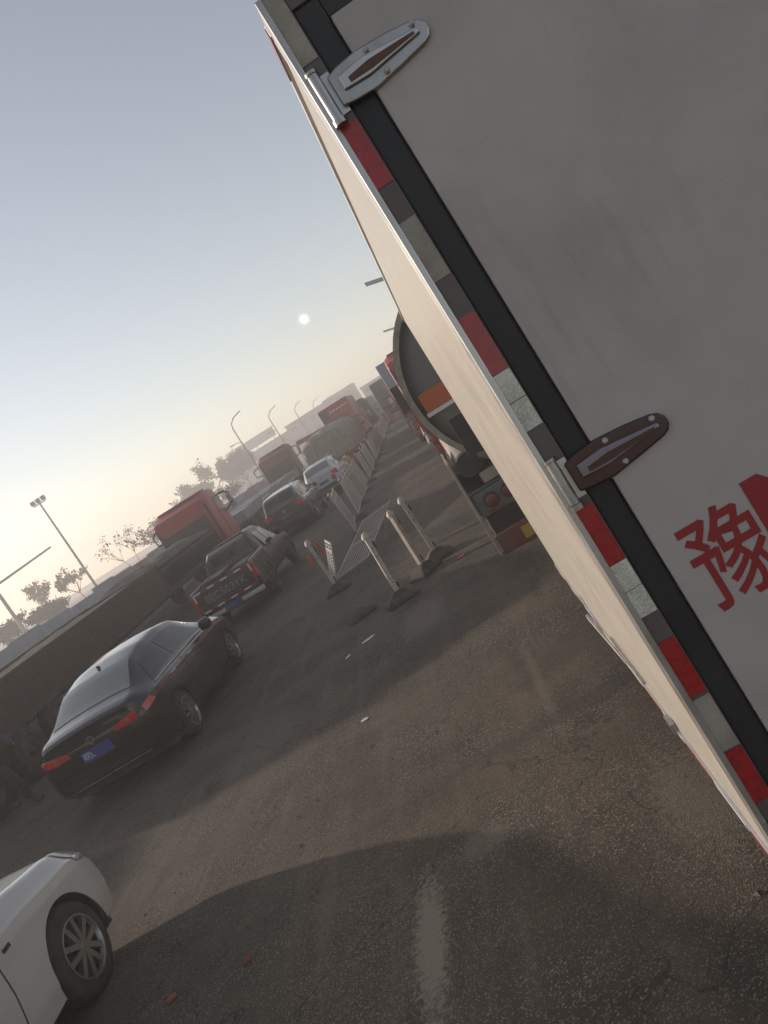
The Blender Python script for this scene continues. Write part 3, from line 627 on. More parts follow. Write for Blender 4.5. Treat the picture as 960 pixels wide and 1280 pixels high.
# ------------------------------------------------------------------ near box truck
SC = 1.11
Mb = Matrix.Rotation(-.02503, 4, 'Z') @ Matrix.Rotation(-.0795, 4, 'X') @ Matrix.Rotation(-.0117, 4, 'Y')
ROOT = Vector((1.25, 1.756, 0))
TB = Matrix.Translation(Vector((.1865, 1.756, .859)) - ROOT) @ Mb
def build_box_truck():
    c = thing('box_truck', ROOT, 'white box truck with red lettering and steel hinges on its rear doors', 'truck')
    W, H, L = 2.25, 2.55, 5.19
    b = MB(TB); b.box(.004, W-.004, .05, L, .004, H-.004); b.build('cargo_box', 'cream', c)
    # vertical ribs of the side and corner extrusions
    e = MB(TB)
    e.box(-.004, .012, -.012, .09, 0, H); e.box(W-.012, W+.004, -.012, .09, 0, H)
    e.box(-.006, .02, .09, L, H-.03, H+.004); e.box(-.006, .02, .09, L, -.004, .03)
    e.box(-.003, .02, .105, .125, .03, H-.03)
    e.build('corner_trim', 'alu', c, bevel=.003)
    fr = MB(TB); fr.box(.012, .058, -.006, .05, 0, H); fr.box(W-.058, W-.012, -.006, .05, 0, H); fr.box(.058, W-.058, -.006, .05, H-.06, H); fr.box(.058, W-.058, -.006, .05, 0, .05)
    fr.build('rear_frame', 'frame', c, bevel=.002)
    gk = MB(TB); gk.box(.058, .122, .0, .05, .05, H-.06); gk.box(W-.122, W-.058, .0, .05, .05, H-.06); gk.box(.122, W-.122, .0, .05, H-.12, H-.06); gk.box(.122, W-.122, 0, .05, .05, .10); gk.box(W/2-.02, W/2+.02, 0, .05, .10, H-.12)
    gk.build('door_seal', 'rubber', c, bevel=.006)
    for k_, (x0, x1) in enumerate(((.124, W/2-.022), (W/2+.022, W-.124))):
        d = MB(TB); d.box(x0, x1, -.012, .045, .102, H-.122)
        do = d.build('rear_door', 'white', c, bevel=.004)
        if k_ == 0:
            t = MB(TB); text_mesh(t, '豫', .235, lambda a, b_, d: (.262+a*.80, -.0132, .906+b_*1.04), bold=.0022)
            t.build('lettering', 'ink', do); t = MB(TB); text_mesh(t, 'N', .33, lambda a, b_, d: (.470+a, -.0132, .915+b_), bold=.012)
            t.build('lettering', 'ink', do)
    # locking bars
    for x in (W/2-.12, W/2+.12):
        r = MB(TB); r.tube([(x, -.035, .12), (x, -.035, H-.14)], .014, 10); r.box(x-.03, x+.03, -.03, -.012, 1.0, 1.12); r.box(x-.02, x+.16*(1 if x > W/2 else -1)+.0, -.05, -.03, .92, .95) if x > W/2 else r.box(x-.16, x+.02, -.05, -.03, .92, .95)
        r.build('lock_bar', 'chrome', c, smooth=True)
    # hinges
    for zc, m_, dt in ((2.282, 'chrome', .0), (1.262, 'hingedark', 0), (.26, 'hingedark', 0)):
        for sd_ in (1, -1):
            X0 = (lambda x: x) if sd_ == 1 else (lambda x: W-x)
            pl = [(.045, zc+.036), (.075, zc+.044), (.13, zc+.049), (.20, zc+.043), (.262, zc+.033), (.280, zc+.026), (.291, zc+.012), (.292, zc-.006), (.283, zc-.020), (.268, zc-.027), (.20, zc-.038), (.13, zc-.048), (.075, zc-.044), (.045, zc-.038)]
            h = MB(TB); h.prism([(X0(a), b_) for a, b_ in pl], .012, lambda a, b_, d: (a, -.013-d, b_))
            ho = h.build('hinge', m_, c, bevel=.005, seg=3)
            ch = MB(TB); ch.prism([(X0(a), b_) for a, b_ in [(.065, zc+.020), (.13, zc+.026), (.266, zc+.010), (.270, zc-.004), (.13, zc-.018), (.065, zc-.014)]], .008, lambda a, b_, d: (a, -.0255-d, b_))
            ch.build('hinge_rib', 'alu' if m_ == 'chrome' else 'ridge', ho, bevel=.006, seg=3)
            ch = MB(TB); ch.prism([(X0(a), b_) for a, b_ in [(.085, zc+.004), (.14, zc+.010), (.255, zc+.004), (.255, zc-.002), (.14, zc-.010), (.085, zc-.008)]], .002, lambda a, b_, d: (a, -.0338-d, b_))
            ch.build('hinge_groove', 'rust' if m_ == 'chrome' else 'hingedark', ho)
            for bx, bz in ((.15, .034), (.262, .022), (.165, -.030)):
                q = MB(TB); q.lathe([(-.034, .004), (-.030, .0075), (-.025, .0075)], (X0(bx), 0, zc+bz), 'Y', 6); q.build('bolt', 'galv', ho)
            kn = MB(TB); kx = X0(.02); kn.tube([(kx, -.022, zc-.055), (kx, -.022, zc+.055)], .0135, 14); kn.tube([(kx, -.022, zc-.07), (kx, -.022, zc-.056)], .017, 10); kn.tube([(kx, -.022, zc+.056), (kx, -.022, zc+.064)], .016, 10)
            kn.build('hinge_pin', 'chrome', ho, smooth=True)
            ft = MB(TB); ft.box(min(X0(.03), X0(.055)), max(X0(.03), X0(.055)), -.013, -.007, zc-.05, zc+.05); ft.build('hinge_leaf', 'alu', ho)
    # reflector strips down both posts (order as on the truck)
    bands = [(2.372, 2.545, 'silverdull'), (2.052, 2.215, 'redtape'), (1.806, 1.961, 'silverdull'), (1.555, 1.706, 'redtape'), (1.405, 1.553, 'silverbright'),
             (1.037, 1.190, 'redtape'), (.894, 1.035, 'silverbright'), (.672, .822, 'redtape'), (.521, .662, 'silverdull'), (.374, .516, 'redtape'), (.06, .19, 'silverdull')]
    for sd_ in (1, -1):
        for z0, z1, m_ in bands:
            x0, x1 = (.012, .055) if sd_ == 1 else (W-.055, W-.012)
            q = MB(TB)
            zm = (z0+z1)/2
            if m_ == 'silverbright': q.box(x0, x1, -.0085, -.0062, z0, zm-.001); q.box(x0, x1, -.0085, -.0062, zm+.001, z1)
            else: q.box(x0, x1, -.0085, -.0062, z0, z1)
            q.build('reflector', m_, c)
    # side tape, both long edges
    q = MB(TB); w_ = MB(TB)
    y = .16; k = 0
    while y < L-.3:
        q = MB(TB); q.box(-.0085, -.0065, y, y+.30, .002, .028); q.build('side_reflector', 'redtape' if k % 2 == 0 else 'wreflect', c)
        y += .34; k += 1
    for y in (.10, 4.86): q = MB(TB); q.box(-.0085, -.0065, y, y+.24, H-.028, H-.002); q.build('side_reflector', 'redtape', c)
    dn = MB(TB); dn.tube([(-.006, 1.55, .14), (-.009, 1.9, .17), (-.006, 2.25, .16)], .006, 6); dn.box(-.02, 0, 1.25, 1.36, .005, .06); dn.build('side_latch', 'chrome', c)
    # chassis, wheels, cab (level, in truck space)
    o = Matrix.Translation(-ROOT)
    ch = MB(o)
    for x in (.85, 1.65): ch.bar((x+.03, 1.9, .70), (x-.08, 8.2, .52), .09, .16)
    ch.box(.45, 2.1, 1.85, 1.95, .44, .56); ch.build('chassis', 'under', c)
    gd = MB(o)
    gd.bar((.275, 2.9, .60), (.26, 5.5, .44), .02, .04); gd.bar((.30, 2.9, .48), (.29, 5.5, .36), .02, .03)
    for y in (3.2, 4.2, 5.2): gd.box(.27, .31, y, y+.04, .36, .70)
    gd.build('side_guard', 'galv', c)
    bp = MB(o); bp.box(.35, 2.25, 1.70, 1.80, .42, .54); bp.build('bumper', 'frame', c, bevel=.01)
    for x in (.42, 1.98):
        q = MB(o); q.box(x, x+.3, 1.64, 1.70, .58, .70); q.build('tail_light', 'lampred', c, bevel=.01)
    for x, s_ in ((.42, -1), (.68, -1), (1.98, 1), (1.72, 1)): wheel(c, x-ROOT.x, 3.0-1.756-.3, .38, .2, s_, 8, 'dish')
    for x, s_ in ((.72, -1), (2.1, 1)): wheel(c, x-ROOT.x, 7.5-1.756, .38, .2, s_, 8, 'dish')
    cb = MB(o)
    def cs(y, zt, w, zb=.5): return [(1.42-w, y, zb), (1.42-w-.02, y, 1.3), (1.42-w+.08, y, zt-.06), (1.42-w+.2, y, zt), (1.42+w-.2, y, zt), (1.42+w-.08, y, zt-.06), (1.42+w+.02, y, 1.3), (1.42+w, y, zb)]
    cb.loft([cs(7.0, 2.2, .85), cs(7.1, 2.28, .85), cs(8.1, 2.26, .86), cs(8.55, 1.5, .86), cs(8.75, 1.2, .84), cs(8.8, .6, .88)]); cb.build('cab', 'whitepaint', c, smooth=True, ang=30)
    gl = MB(o); gl.add([(.67, 8.18, 2.12), (2.17, 8.18, 2.12), (2.22, 8.56, 1.48), (.62, 8.56, 1.48)], [(0, 1, 2, 3)]); gl.build('windscreen', 'glass', c)
    for s_ in (-1, 1):
        q = MB(o); q.box(1.42+s_*.885-.01, 1.42+s_*.885+.01, 7.3, 8.1, 1.35, 1.95); q.build('side_window', 'glass', c)
        q = MB(o); q.tube([(1.42+s_*.87, 8.3, 1.9), (1.42+s_*1.12, 8.4, 1.9)], .015, 6); q.box(1.42+s_*1.14-.08, 1.42+s_*1.14+.08, 8.36, 8.44, 1.5, 1.95); q.build('mirror', 'dark', c)
build_box_truck()

# ------------------------------------------------------------------ tanker ahead of it
def build_tanker():
    c = thing('tank_truck', (1.17, 9.6, 0), 'grey tank truck with an orange band across its oval rear', 'truck')
    Cx, Cz, a, b = 0, 2.25, 1.20, 1.27
    def ell(y, k=1, n=48, off=0): return [((a*k+off)*math.cos(2*math.pi*i/n)+Cx, y, Cz+(b*k+off)*math.sin(2*math.pi*i/n)) for i in range(n)]
    t = MB(); t.loft([ell(.30, .55), ell(.24, .8), ell(.28, .93), ell(.36, .985), ell(.36, 1), ell(7.4, 1), ell(7.5, .95), ell(7.58, .6)][1:]); t.build('tank', 'tank', c, smooth=True, ang=50)
    for y, w in ((.16, .22), (2.6, .07), (5.0, .07), (7.3, .1)):
        r = MB(); q = [ell(y, 1, off=.045), ell(y+w, 1, off=.045), ell(y+w, 1, off=-.02), ell(y, 1, off=-.03)]; r.loft(q+[q[0]], cap=False); r.build('tank_ring', 'ring', c, smooth=True, ang=40)
    # band follows the dished head
    r = MB(); w = MB(); vs = []; n = 24
    for i in range(n+1):
        x = -1.1+2.2*i/n; vs += [(x, .225-.012, 2.06), (x, .225-.012, 2.30)]
    r.add(vs, [(2*i, 2*i+2, 2*i+3, 2*i+1) for i in range(n)]); r.add([(x, y+.02, z) for x, y, z in vs], [(2*i, 2*i+2, 2*i+3, 2*i+1) for i in range(n)])
    r.build('orange_band', 'orange', c)
    w.box(-1.12, 1.12, .205, .222, 2.005, 2.055); w.build('white_band', 'wreflect', c)
    s = MB()
    for i in range(8): s.box(-1.05+.0*i, -.75, 8.0, 8.02, .5+.2*i, .52+.2*i)
    # rear underframe
    f = MB(); f.box(-1.18, 1.18, .10, .22, .60, .92); f.box(-1.2, 1.2, .14, .2, .92, .96); f.build('rear_panel', 'tank', c, bevel=.015)
    for sx in (-1, 1):
        for dx in (.98, .74):
            l = MB(); l.lathe([(.05, .085), (.06, .095), (.10, .095)], (sx*dx, 0, .77), 'Y', 24); lo = l.build('tail_light', 'dark', c, smooth=True)
            l = MB(); l.lathe([(.038, .045), (.045, .07), (.05, .075)], (sx*dx, 0, .77), 'Y', 24); l.build('lens', 'lensdim', lo, smooth=True)
        q = MB(); q.box(min(sx*.85, sx*1.08), max(sx*.85, sx*1.08), .085, .098, .62, .655); q.build('reflector', 'lensdim', c)
    bm = MB(); bm.box(-1.18, 1.18, .0, .10, .10, .36); bm.box(-.5, -.42, .05, .2, .3, .62); bm.box(.42, .5, .05, .2, .3, .62); bm.build('bumper', 'bumperred', c, bevel=.01)
    for sx in (-1, 1):
        ym = MB(); ym.box(min(sx*.35, sx*.86), max(sx*.35, sx*.86), -.012, -.002, .15, .31); ym.build('reflector_board', 'yellow', c)
    for xa in (-1.15, .62): fl = MB(); fl.box(xa, xa+.53, .24, .26, .2, .62); fl.build('mud_flap', 'rubber', c)
    for sx in (-1, 1):
        sk = MB(); X = sx*1.235
        x0, x1 = min(X, X-sx*.03), max(X, X-sx*.03)
        sk.box(x0, x1, .02, .06, .12, 1.42); sk.box(x0, x1, .06, 1.6, .98, 1.42); sk.box(x0, x1, .06, .5, .55, .98); sk.build('side_skirt', 'beige', c, bevel=.006)
        for k in range(2):
            q = MB(); q.box(min(X, X+sx*.012), max(X, X+sx*.012), .45+.6*k, .52+.6*k, 1.1, 1.17); q.build('side_reflector', 'redtape', c)
        hs = MB(); hs.tube([(sx*1.0, .1, 1.28), (sx*1.0, 5.4, 1.28)], .14, 16); hs.build('hose_tube', 'beige', c, smooth=True)
        hc = MB(); hc.tube([(sx*1.0, .06, 1.28), (sx*1.0, .30, 1.28)], .155, 16); hc.build('tube_cap', 'rubber', c, smooth=True)
    vb = MB(); vb.box(-.95, -.45, .08, .5, .98, 1.12); vb.tube([(-.6, .1, 1.2), (-.3, .08, 1.25), (-.1, .1, 1.1)], .05, 8); vb.build('valve_box', 'beige', c, bevel=.01)
    pb = MB(); pb.tube([(-.72, .06, 1.22), (-.55, .05, 1.34), (-.3, .06, 1.3), (-.2, .06, 1.2)], [.04, .06, .06, .03], 10); pb.build('plastic_pouch', 'letter', c, smooth=True)
    ld = MB(); 
    for x in (.35, .75): ld.tube([(x, .1, .95), (x, .06, 3.3)], .018, 6)
    for k in range(9): ld.tube([(.35, .09, 1.1+.27*k), (.75, .09, 1.1+.27*k)], .014, 6)
    ld.build('ladder', 'galv', c)
    ch = MB(); ch.box(-.45, -.33, .2, 9.8, .7, .95); ch.box(.33, .45, .2, 9.8, .7, .95)
    for y in (.6, 2.5, 4.5, 6.5): ch.box(-.9, .9, y, y+.1, .8, 1.02)
    ch.build('chassis', 'under', c)
    for y in (1.5, 2.85, 8.6):
        for sx in (-1, 1): wheel(c, sx*1.03, y, .5, .28, sx, 8, 'dish')
    for sx in (-1, 1):
        fe = MB(); n = 12; vs = []
        for yc in (1.5, 2.85):
            v0 = [(sx*x, yc+.60*math.cos(math.pi*i/n), .5+.60*math.sin(math.pi*i/n)) for i in range(n+1) for x in (.85, 1.2)]
            fe.add(v0, [(2*i, 2*i+1, 2*i+3, 2*i+2) for i in range(n)])
        fe.build('fender', 'rubber', c, smooth=True)
    cb = MB(); 
    def cs(y, zt, w=1.2): return [(-w, y, .8), (-w, y, zt-.3), (-w+.1, y, zt-.08), (-w+.3, y, zt), (w-.3, y, zt), (w-.1, y, zt-.08), (w, y, zt-.3), (w, y, .8)]
    cb.loft([cs(7.9, 2.8), cs(8.0, 2.95), cs(9.6, 2.95), cs(9.95, 2.6), cs(10.05, 1.4)]); cb.build('cab', 'truckred', c, smooth=True, ang=30)
    for sx in (-1, 1):
        q = MB(); q.tube([(sx*1.2, 9.7, 2.6), (sx*1.45, 9.85, 2.55)], .02, 6); q.box(sx*1.42-.1, sx*1.42+.1, 9.8, 9.9, 1.9, 2.6); q.build('mirror', 'dark', c)
        q = MB(); q.box(sx*1.202-.008, sx*1.202+.008, 8.6, 9.5, 1.75, 2.5); q.build('side_window', 'glass', c)
build_tanker()

# ------------------------------------------------------------------ generic lorries seen from behind
def rounded(x0, x1, z0, z1, y, r=.12):
    return [(x0, y, z0), (x0, y, z1-r), (x0+r*.3, y, z1-r*.3), (x0+r, y, z1), (x1-r, y, z1), (x1-r*.3, y, z1-r*.3), (x1, y, z1-r), (x1, y, z0)]
def cab(c, w, y0, dy, z0, z1, paint, glass='glasspale', mirror=True, panel=True, ramp_=.25):
    h = w/2
    b = MB(); b.loft([rounded(-h+.03, h-.03, z0, z1-ramp_-.12, y0, .1), rounded(-h, h, z0, z1-ramp_, y0+.08, .16), rounded(-h, h, z0, z1, y0+dy*.35, .2), rounded(-h, h, z0, z1-.03, y0+dy*.75, .2), rounded(-h+.03, h-.03, z0, z1-.32, y0+dy*.92, .2), rounded(-h+.06, h-.06, z0, (z0+z1)/2, y0+dy, .1)])
    b.build('cab', paint, c, smooth=True, ang=28)
    if panel:
        q = MB(); q.box(-h+.28, h-.30, y0-.05, y0-.001, z0, z0+(z1-z0)*.60); q.build('rear_panel', 'load', c, bevel=.02)
        q = MB(); q.box(-.42, .42, y0-.012, y0-.002, z0+(z1-z0)*.66, z0+(z1-z0)*.78) if False else q.box(-h+.05, -h+.24, y0-.06, y0-.002, z0+.1, z0+(z1-z0)*.62); q.build('air_intake', 'dark', c, bevel=.02)
    q = MB(); q.box(-h+.2, h-.2, y0+dy*.30, y0+dy*.34, z1-.012, z1+.05); q.build('roof_ridge', paint, c, bevel=.02)
    for s_ in (1, -1):
        for y_ in (.55, .72): q = MB(); q.box(s_*(h-.35)-.06, s_*(h-.35)+.06, y0+dy*y_, y0+dy*y_+.08, z1-.06, z1+.07); q.build('marker_lamp', 'lamporange', c, bevel=.02)
        q = MB(); q.box(min(s_*(h-.06), s_*(h-.14)), max(s_*(h-.06), s_*(h-.14)), y0-.03, y0+.04, z0+.15, z1-.5); q.build('corner_vent', 'dark', c)
        q = MB(); q.box(s_*(h+.003)-.006, s_*(h+.003)+.006, y0+dy*.45, y0+dy*.88, (z0+z1)/2-.02, z1-.42); q.build('side_window', glass, c)
        q = MB(); q.box(s_*(h+.003)-.005, s_*(h+.003)+.005, y0+dy*.38, y0+dy*.395, z0+.1, z1-.35); q.build('door_seam', 'dark', c)
        if mirror:
            yy = y0+dy*.92; q = MB(); q.tube([(s_*h*.92, yy, z1-.42), (s_*(h+.25)-(.55 if s_ < 0 else 0), yy+.05, z1-.47), (s_*(h+.38)-(.6 if s_ < 0 else 0), yy+.05, z1-.6), (s_*(h+.36)-(.6 if s_ < 0 else 0), yy+.05, z1-1.0), (s_*h*.98, yy, z1-1.2)], .045, 6); o = q.build('mirror_bracket', 'dark', c, smooth=True)
            q = MB(); q.box(s_*(h+.34)-.11, s_*(h+.34)+.11, yy+.0, yy+.10, z1-1.0, z1-.62); q.box(s_*(h+.34)-.11, s_*(h+.34)+.11, yy, yy+.10, z1-1.25, z1-1.05); q.build('mirror', 'chrome', o, bevel=.02)
    q = MB(); q.box(-h+.05, h-.05, y0+dy-.1, y0+dy+.12, z0-.45, z0+.25); q.build('front_bumper', paint, c, bevel=.05)
    q = MB(); q.box(-h+.12, h-.12, y0+dy-.06, y0+dy-.0, (z0+z1)/2, z1-.4); q.build('windscreen', 'glass', c)
def axles(c, ys, w, r=.5):
    for y in ys:
        for s_ in (1, -1): wheel(c, s_*(w/2-.16), y, r, .30, s_, 8, 'dish')
def rails(c, y0, y1, z=.95):
    b = MB(); b.box(-.45, -.33, y0, y1, z-.25, z); b.box(.33, .45, y0, y1, z-.25, z)
    y = y0+.5
    while y < y1: b.box(-1.0, 1.0, y, y+.08, z-.12, z); y += 1.5
    b.build('chassis', 'under', c)
def tails(c, w, z, y=-.02):
    for s_ in (1, -1):
        q = MB(); q.box(min(s_*(w/2-.45), s_*(w/2-.08)), max(s_*(w/2-.45), s_*(w/2-.08)), y-.05, y, z-.08, z+.08); q.build('tail_light', 'lampred', c, bevel=.015)
    q = MB(); q.box(-w/2+.05, w/2-.05, y-.04, y+.06, z-.38, z-.2); q.build('bumper', 'redtape', c, bevel=.01)

def bumpy_load(c, x0, x1, y0, y1, z, amp, m='load', name='load', step=.35, seed=1, peak=0):
    rnd = random.Random(seed); nx = int((x1-x0)/step)+1; ny = int((y1-y0)/step)+1; vs = []
    for j in range(ny+1):
        for i in range(nx+1):
            e = min(i, nx-i)/nx*2; e2 = min(1, min(j, ny-j)/2)
            vs.append((x0+(x1-x0)*i/nx, y0+(y1-y0)*j/ny, z + amp*(rnd.random()-.3)*e2*(1 if 0 < i < nx else .3) + peak*min(1, e*1.6)*e2))
    b = MB(); b.add(vs, [(j*(nx+1)+i, j*(nx+1)+i+1, (j+1)*(nx+1)+i+1, (j+1)*(nx+1)+i) for j in range(ny) for i in range(nx)])
    b.box(x0+.01, x1-.01, y0+.01, y1-.01, z-.7, z-.12)
    return b.build(name, m, c, smooth=True, ang=80)

def slat_sides(c, w, y0, y1, z0, z1, m, ribstep=.24):
    for s_ in (1, -1):
        b = MB(); x = s_*w/2
        b.box(min(x, x-s_*.04), max(x, x-s_*.04), y0, y1, z0, z1)
        y = y0+.05
        while y < y1-.05:
            b.box(min(x, x+s_*.010), max(x, x+s_*.010), y, y+.07, z0+.02, z1-.04); y += ribstep
        b.box(min(x, x+s_*.05), max(x, x+s_*.05), y0, y1, z1-.035, z1+.02)
        b.build('side_board', m, c)
    for ya in (y0, y1-.05): b = MB(); b.box(-w/2+.05, w/2-.05, ya, ya+.05, z0, z1); b.build('end_board', m, c)

def truck_one():
    c = thing('flatbed_truck', (-10.2, 10.4, 0), 'red cab with a long low flatbed of ribbed rusty brown sides behind it', 'truck', 'trucks queued at the far left')
    w = 2.45
    rails(c, .1, 22, 1.0)
    b = MB(); b.box(-w/2, w/2, 0, 18.8, .95, 1.05); b.build('load_deck', 'under', c)
    slat_sides(c, w, 0, 12.4, 1.05, 1.86, 'brown'); tails(c, w, .8)
    bumpy_load(c, -w/2+.06, w/2-.06, .1, 12.3, 1.80, .10, 'load', seed=3)
    bumpy_load(c, -w/2-.05, w/2+.05, 12.5, 19.3, 1.80, .20, 'load', 'covered_load', seed=5, peak=.12)
    b = MB(); b.box(-w/2-.04, w/2+.04, 12.5, 19.2, 1.0, 1.70); b.build('hanging_cover', 'load', c, bevel=.08)
    cab(c, w, 20.5, 2.3, 1.0, 3.22, 'truckred', 'glasspale')
    axles(c, (1.6, 2.95, 4.3, 18.6, 21.9), w)
truck_one()
def truck_two():
    c = thing('flatbed_truck', (-10.25, 35.2, 0), 'faded red cab pulling a flatbed stacked with long grey slabs', 'truck', 'trucks queued at the far left')
    w = 2.4; rails(c, .1, 21, 1.0)
    b = MB(); b.box(-w/2, w/2, 0, 18.2, 1.0, 1.12); b.build('load_deck', 'under', c); tails(c, w, .8)
    y = .2; k = 0
    while y < 17:
        for x in (-.62, .62):
            b = MB(); b.box(x-.55, x+.55, y, y+2.5, 1.12, 1.62+.04*(k % 2)); b.build('slab', 'pipe', c, bevel=.04)
        y += 2.62; k += 1
    cab(c, w, 19.6, 2.3, 1.0, 3.45, 'truckred2'); axles(c, (1.6, 2.95, 4.3, 17.6, 20.9), w)
truck_two()
def tarp_truck():
    c = thing('covered_truck', (-5.05, 41.5, 0), 'loaded truck under a creased khaki tarpaulin, ahead of the pale car', 'truck')
    w = 2.5; rails(c, .1, 11.5, 1.0); tails(c, w, .82)
    b = MB(); b.box(-w/2, w/2, 0, 8.8, .98, 1.15); b.build('load_deck', 'truckred', c)
    from mathutils import noise as nz
    secs = []; prof = [(-1.27, 1.15), (-1.29, 1.55), (-1.28, 1.95), (-1.24, 2.3), (-1.12, 2.60), (-.8, 2.78), (-.3, 2.86), (.2, 2.88), (.7, 2.84), (1.1, 2.66), (1.25, 2.3), (1.30, 1.9), (1.30, 1.5), (1.27, 1.15)]
    pf = [(prof[i][0]*(1-k/4)+prof[i+1][0]*k/4, prof[i][1]*(1-k/4)+prof[i+1][1]*k/4) for i in range(len(prof)-1) for k in range(4)] + [prof[-1]]
    NY = 70
    for j in range(NY+1):
        y = 8.7*j/NY; row = []
        for (x, z) in pf:
            v = Vector((x*1.3, y*.9, z*1.3)); d_ = abs(nz.noise(v*1.1))*.22 + abs(nz.noise(v*3.1))*.09 - .08; k = min(1, (z-1.15)/.3)
            fr = .30*math.exp(-y/.35)*max(0, z-2.0)
            row.append((x*(1+d_*k*.5), y+(nz.noise(v*2.3)*.10 if 0 < j < NY else nz.noise(v*1.7)*.08), z+d_*k*.6-fr))
        secs.append(row)
    b = MB(); b.loft(secs); t = b.build('tarpaulin', 'tarp', c, smooth=True, ang=60)
    r = MB()
    for x, x2 in ((-.95, -.6), (.1, .5), (1.0, .7)): r.tube([(x, -.06, 1.1), ((x+x2)/2, -.12, 1.9), (x2, -.02, 2.5)], .012, 5)
    r.build('rope', 'post', c)
    r = MB(); r.tube([(-1.31, .0, 1.15), (-1.33, -.01, 2.0), (-1.22, 0, 2.55)], .03, 6); r.build('edge_strip', 'post', c)
    r = MB(); r.box(-1.28, -1.24, .1, 8.7, 2.75, 3.0); r.box(-1.28, 1.25, 8.75, 8.83, 1.15, 3.0); r.build('head_board', 'truckred', c)
    q = MB(); q.box(.15, .75, -.09, -.07, .72, .98); q.build('number_plate', 'yellow', c)
    cab(c, w, 9.3, 2.1, .95, 2.95, 'truckred2'); axles(c, (1.5, 2.85, 9.9), w)
tarp_truck()
def red_box():
    c = thing('cargo_truck', (-5.35, 60, 0), 'tall red truck body with a dark left edge, above the khaki tarpaulin', 'truck')
    w = 2.45; rails(c, 0, 10.5, 1.0); tails(c, w, .82)
    b = MB(); b.box(-w/2, w/2, 0, 8, 1.1, 4.15); b.build('cargo_body', 'truckred', c, bevel=.03)
    b = MB(); b.box(-w/2-.01, -w/2+.62, -.04, -.002, 1.1, 4.05); b.build('dark_panel', 'load', c)
    b = MB()
    for k in range(6): b.box(-.42+.26*k, -.26+.26*k, -.02, -.002, 3.62+.0*k, 3.74)
    b.build('white_stripes', 'wreflect', c)
    cab(c, w, 8.4, 2.1, .95, 3.0, 'truckred2'); axles(c, (1.5, 2.85, 9.3), w)
red_box()
def plain_truck(loc, w, l, top, paint, label, cabp='truckred2', boxm=None, z0=1.1, group=None, taper=False, cabtop=2.9, mirror=True):
    c = thing('cargo_truck', loc, label, 'truck', group)
    rails(c, 0, l+2.5, 1.0); tails(c, w, .82)
    b = MB()
    if taper: b.loft([[(x*.98, 0, z) for x, z in p] if j == 0 else [(x, j, z) for x, z in p] for j, p in ((0, [(-w/2, z0), (-w/2, top-.5), (-w/2+.35, top-.1), (w/2-.35, top-.1), (w/2, top-.5), (w/2, z0)]), (l, [(-w/2, z0), (-w/2, top-.4), (-w/2+.35, top), (w/2-.35, top), (w/2, top-.4), (w/2, z0)]))])
    else: b.box(-w/2, w/2, 0, l, z0, top)
    b.build('cargo_body', paint, c, bevel=.04)
    if not taper:
        q = MB(); q.box(-.015, .015, -.012, -.001, z0+.1, top-.1); q.box(-w/2+.05, w/2-.05, -.014, -.001, z0+.04, z0+.09); q.build('door_seam', 'dark', c)
    cab(c, w, l+.4, 2.1, .95, cabtop, cabp, mirror=mirror); axles(c, (1.5, 2.85, l+1.3), w)
    return c
plain_truck((-5.2, 76, 0), 2.4, 7, 3.75, 'load', 'dark rounded load on a truck behind the tall red body', taper=True)
plain_truck((-4.9, 92, 0), 2.4, 6, 3.7, 'tarp', 'dusty grey truck fading into haze beyond the dark rounded load', taper=True)
plain_truck((-1.55, 74, 0), 2.5, 7.5, 4.15, 'load', 'tall dark boxy truck standing at the far end of the open lane')
def red_truck():
    c = thing('tipper_truck', (1.05, 22.4, 0), 'red open truck with its side boards up, just ahead of the grey tank truck', 'truck')
    w = 2.5; rails(c, 0, 9, 1.0); tails(c, w, .82)
    slat_sides(c, w, 0, 6, 1.1, 2.15, 'truckred', .5)
    bumpy_load(c, -1.2, 1.2, .1, 5.9, 2.1, .2, 'load', seed=9, peak=.2)
    b = MB(); b.tube([(-1.27, .1, .75), (-1.27, 5.6, .75)], .04, 6); b.tube([(-1.27, .1, 1.02), (-1.27, 5.6, 1.02)], .04, 6); b.build('side_guard', 'post', c)
    cab(c, w, 6.4, 2.2, 1.0, 3.70, 'truckred', mirror=False); axles(c, (1.3, 2.6, 7.6), w)
red_truck()
plain_truck((.62, 33.2, 0), 2.5, 7, 3.75, 'bluegrey', 'blue grey box truck with its left edge showing beyond the red open truck', z0=2.2, mirror=False)
plain_truck((.3, 45, 0), 2.5, 7, 3.4, 'truckred2', 'red cargo truck further along the lane beyond the blue grey box truck')

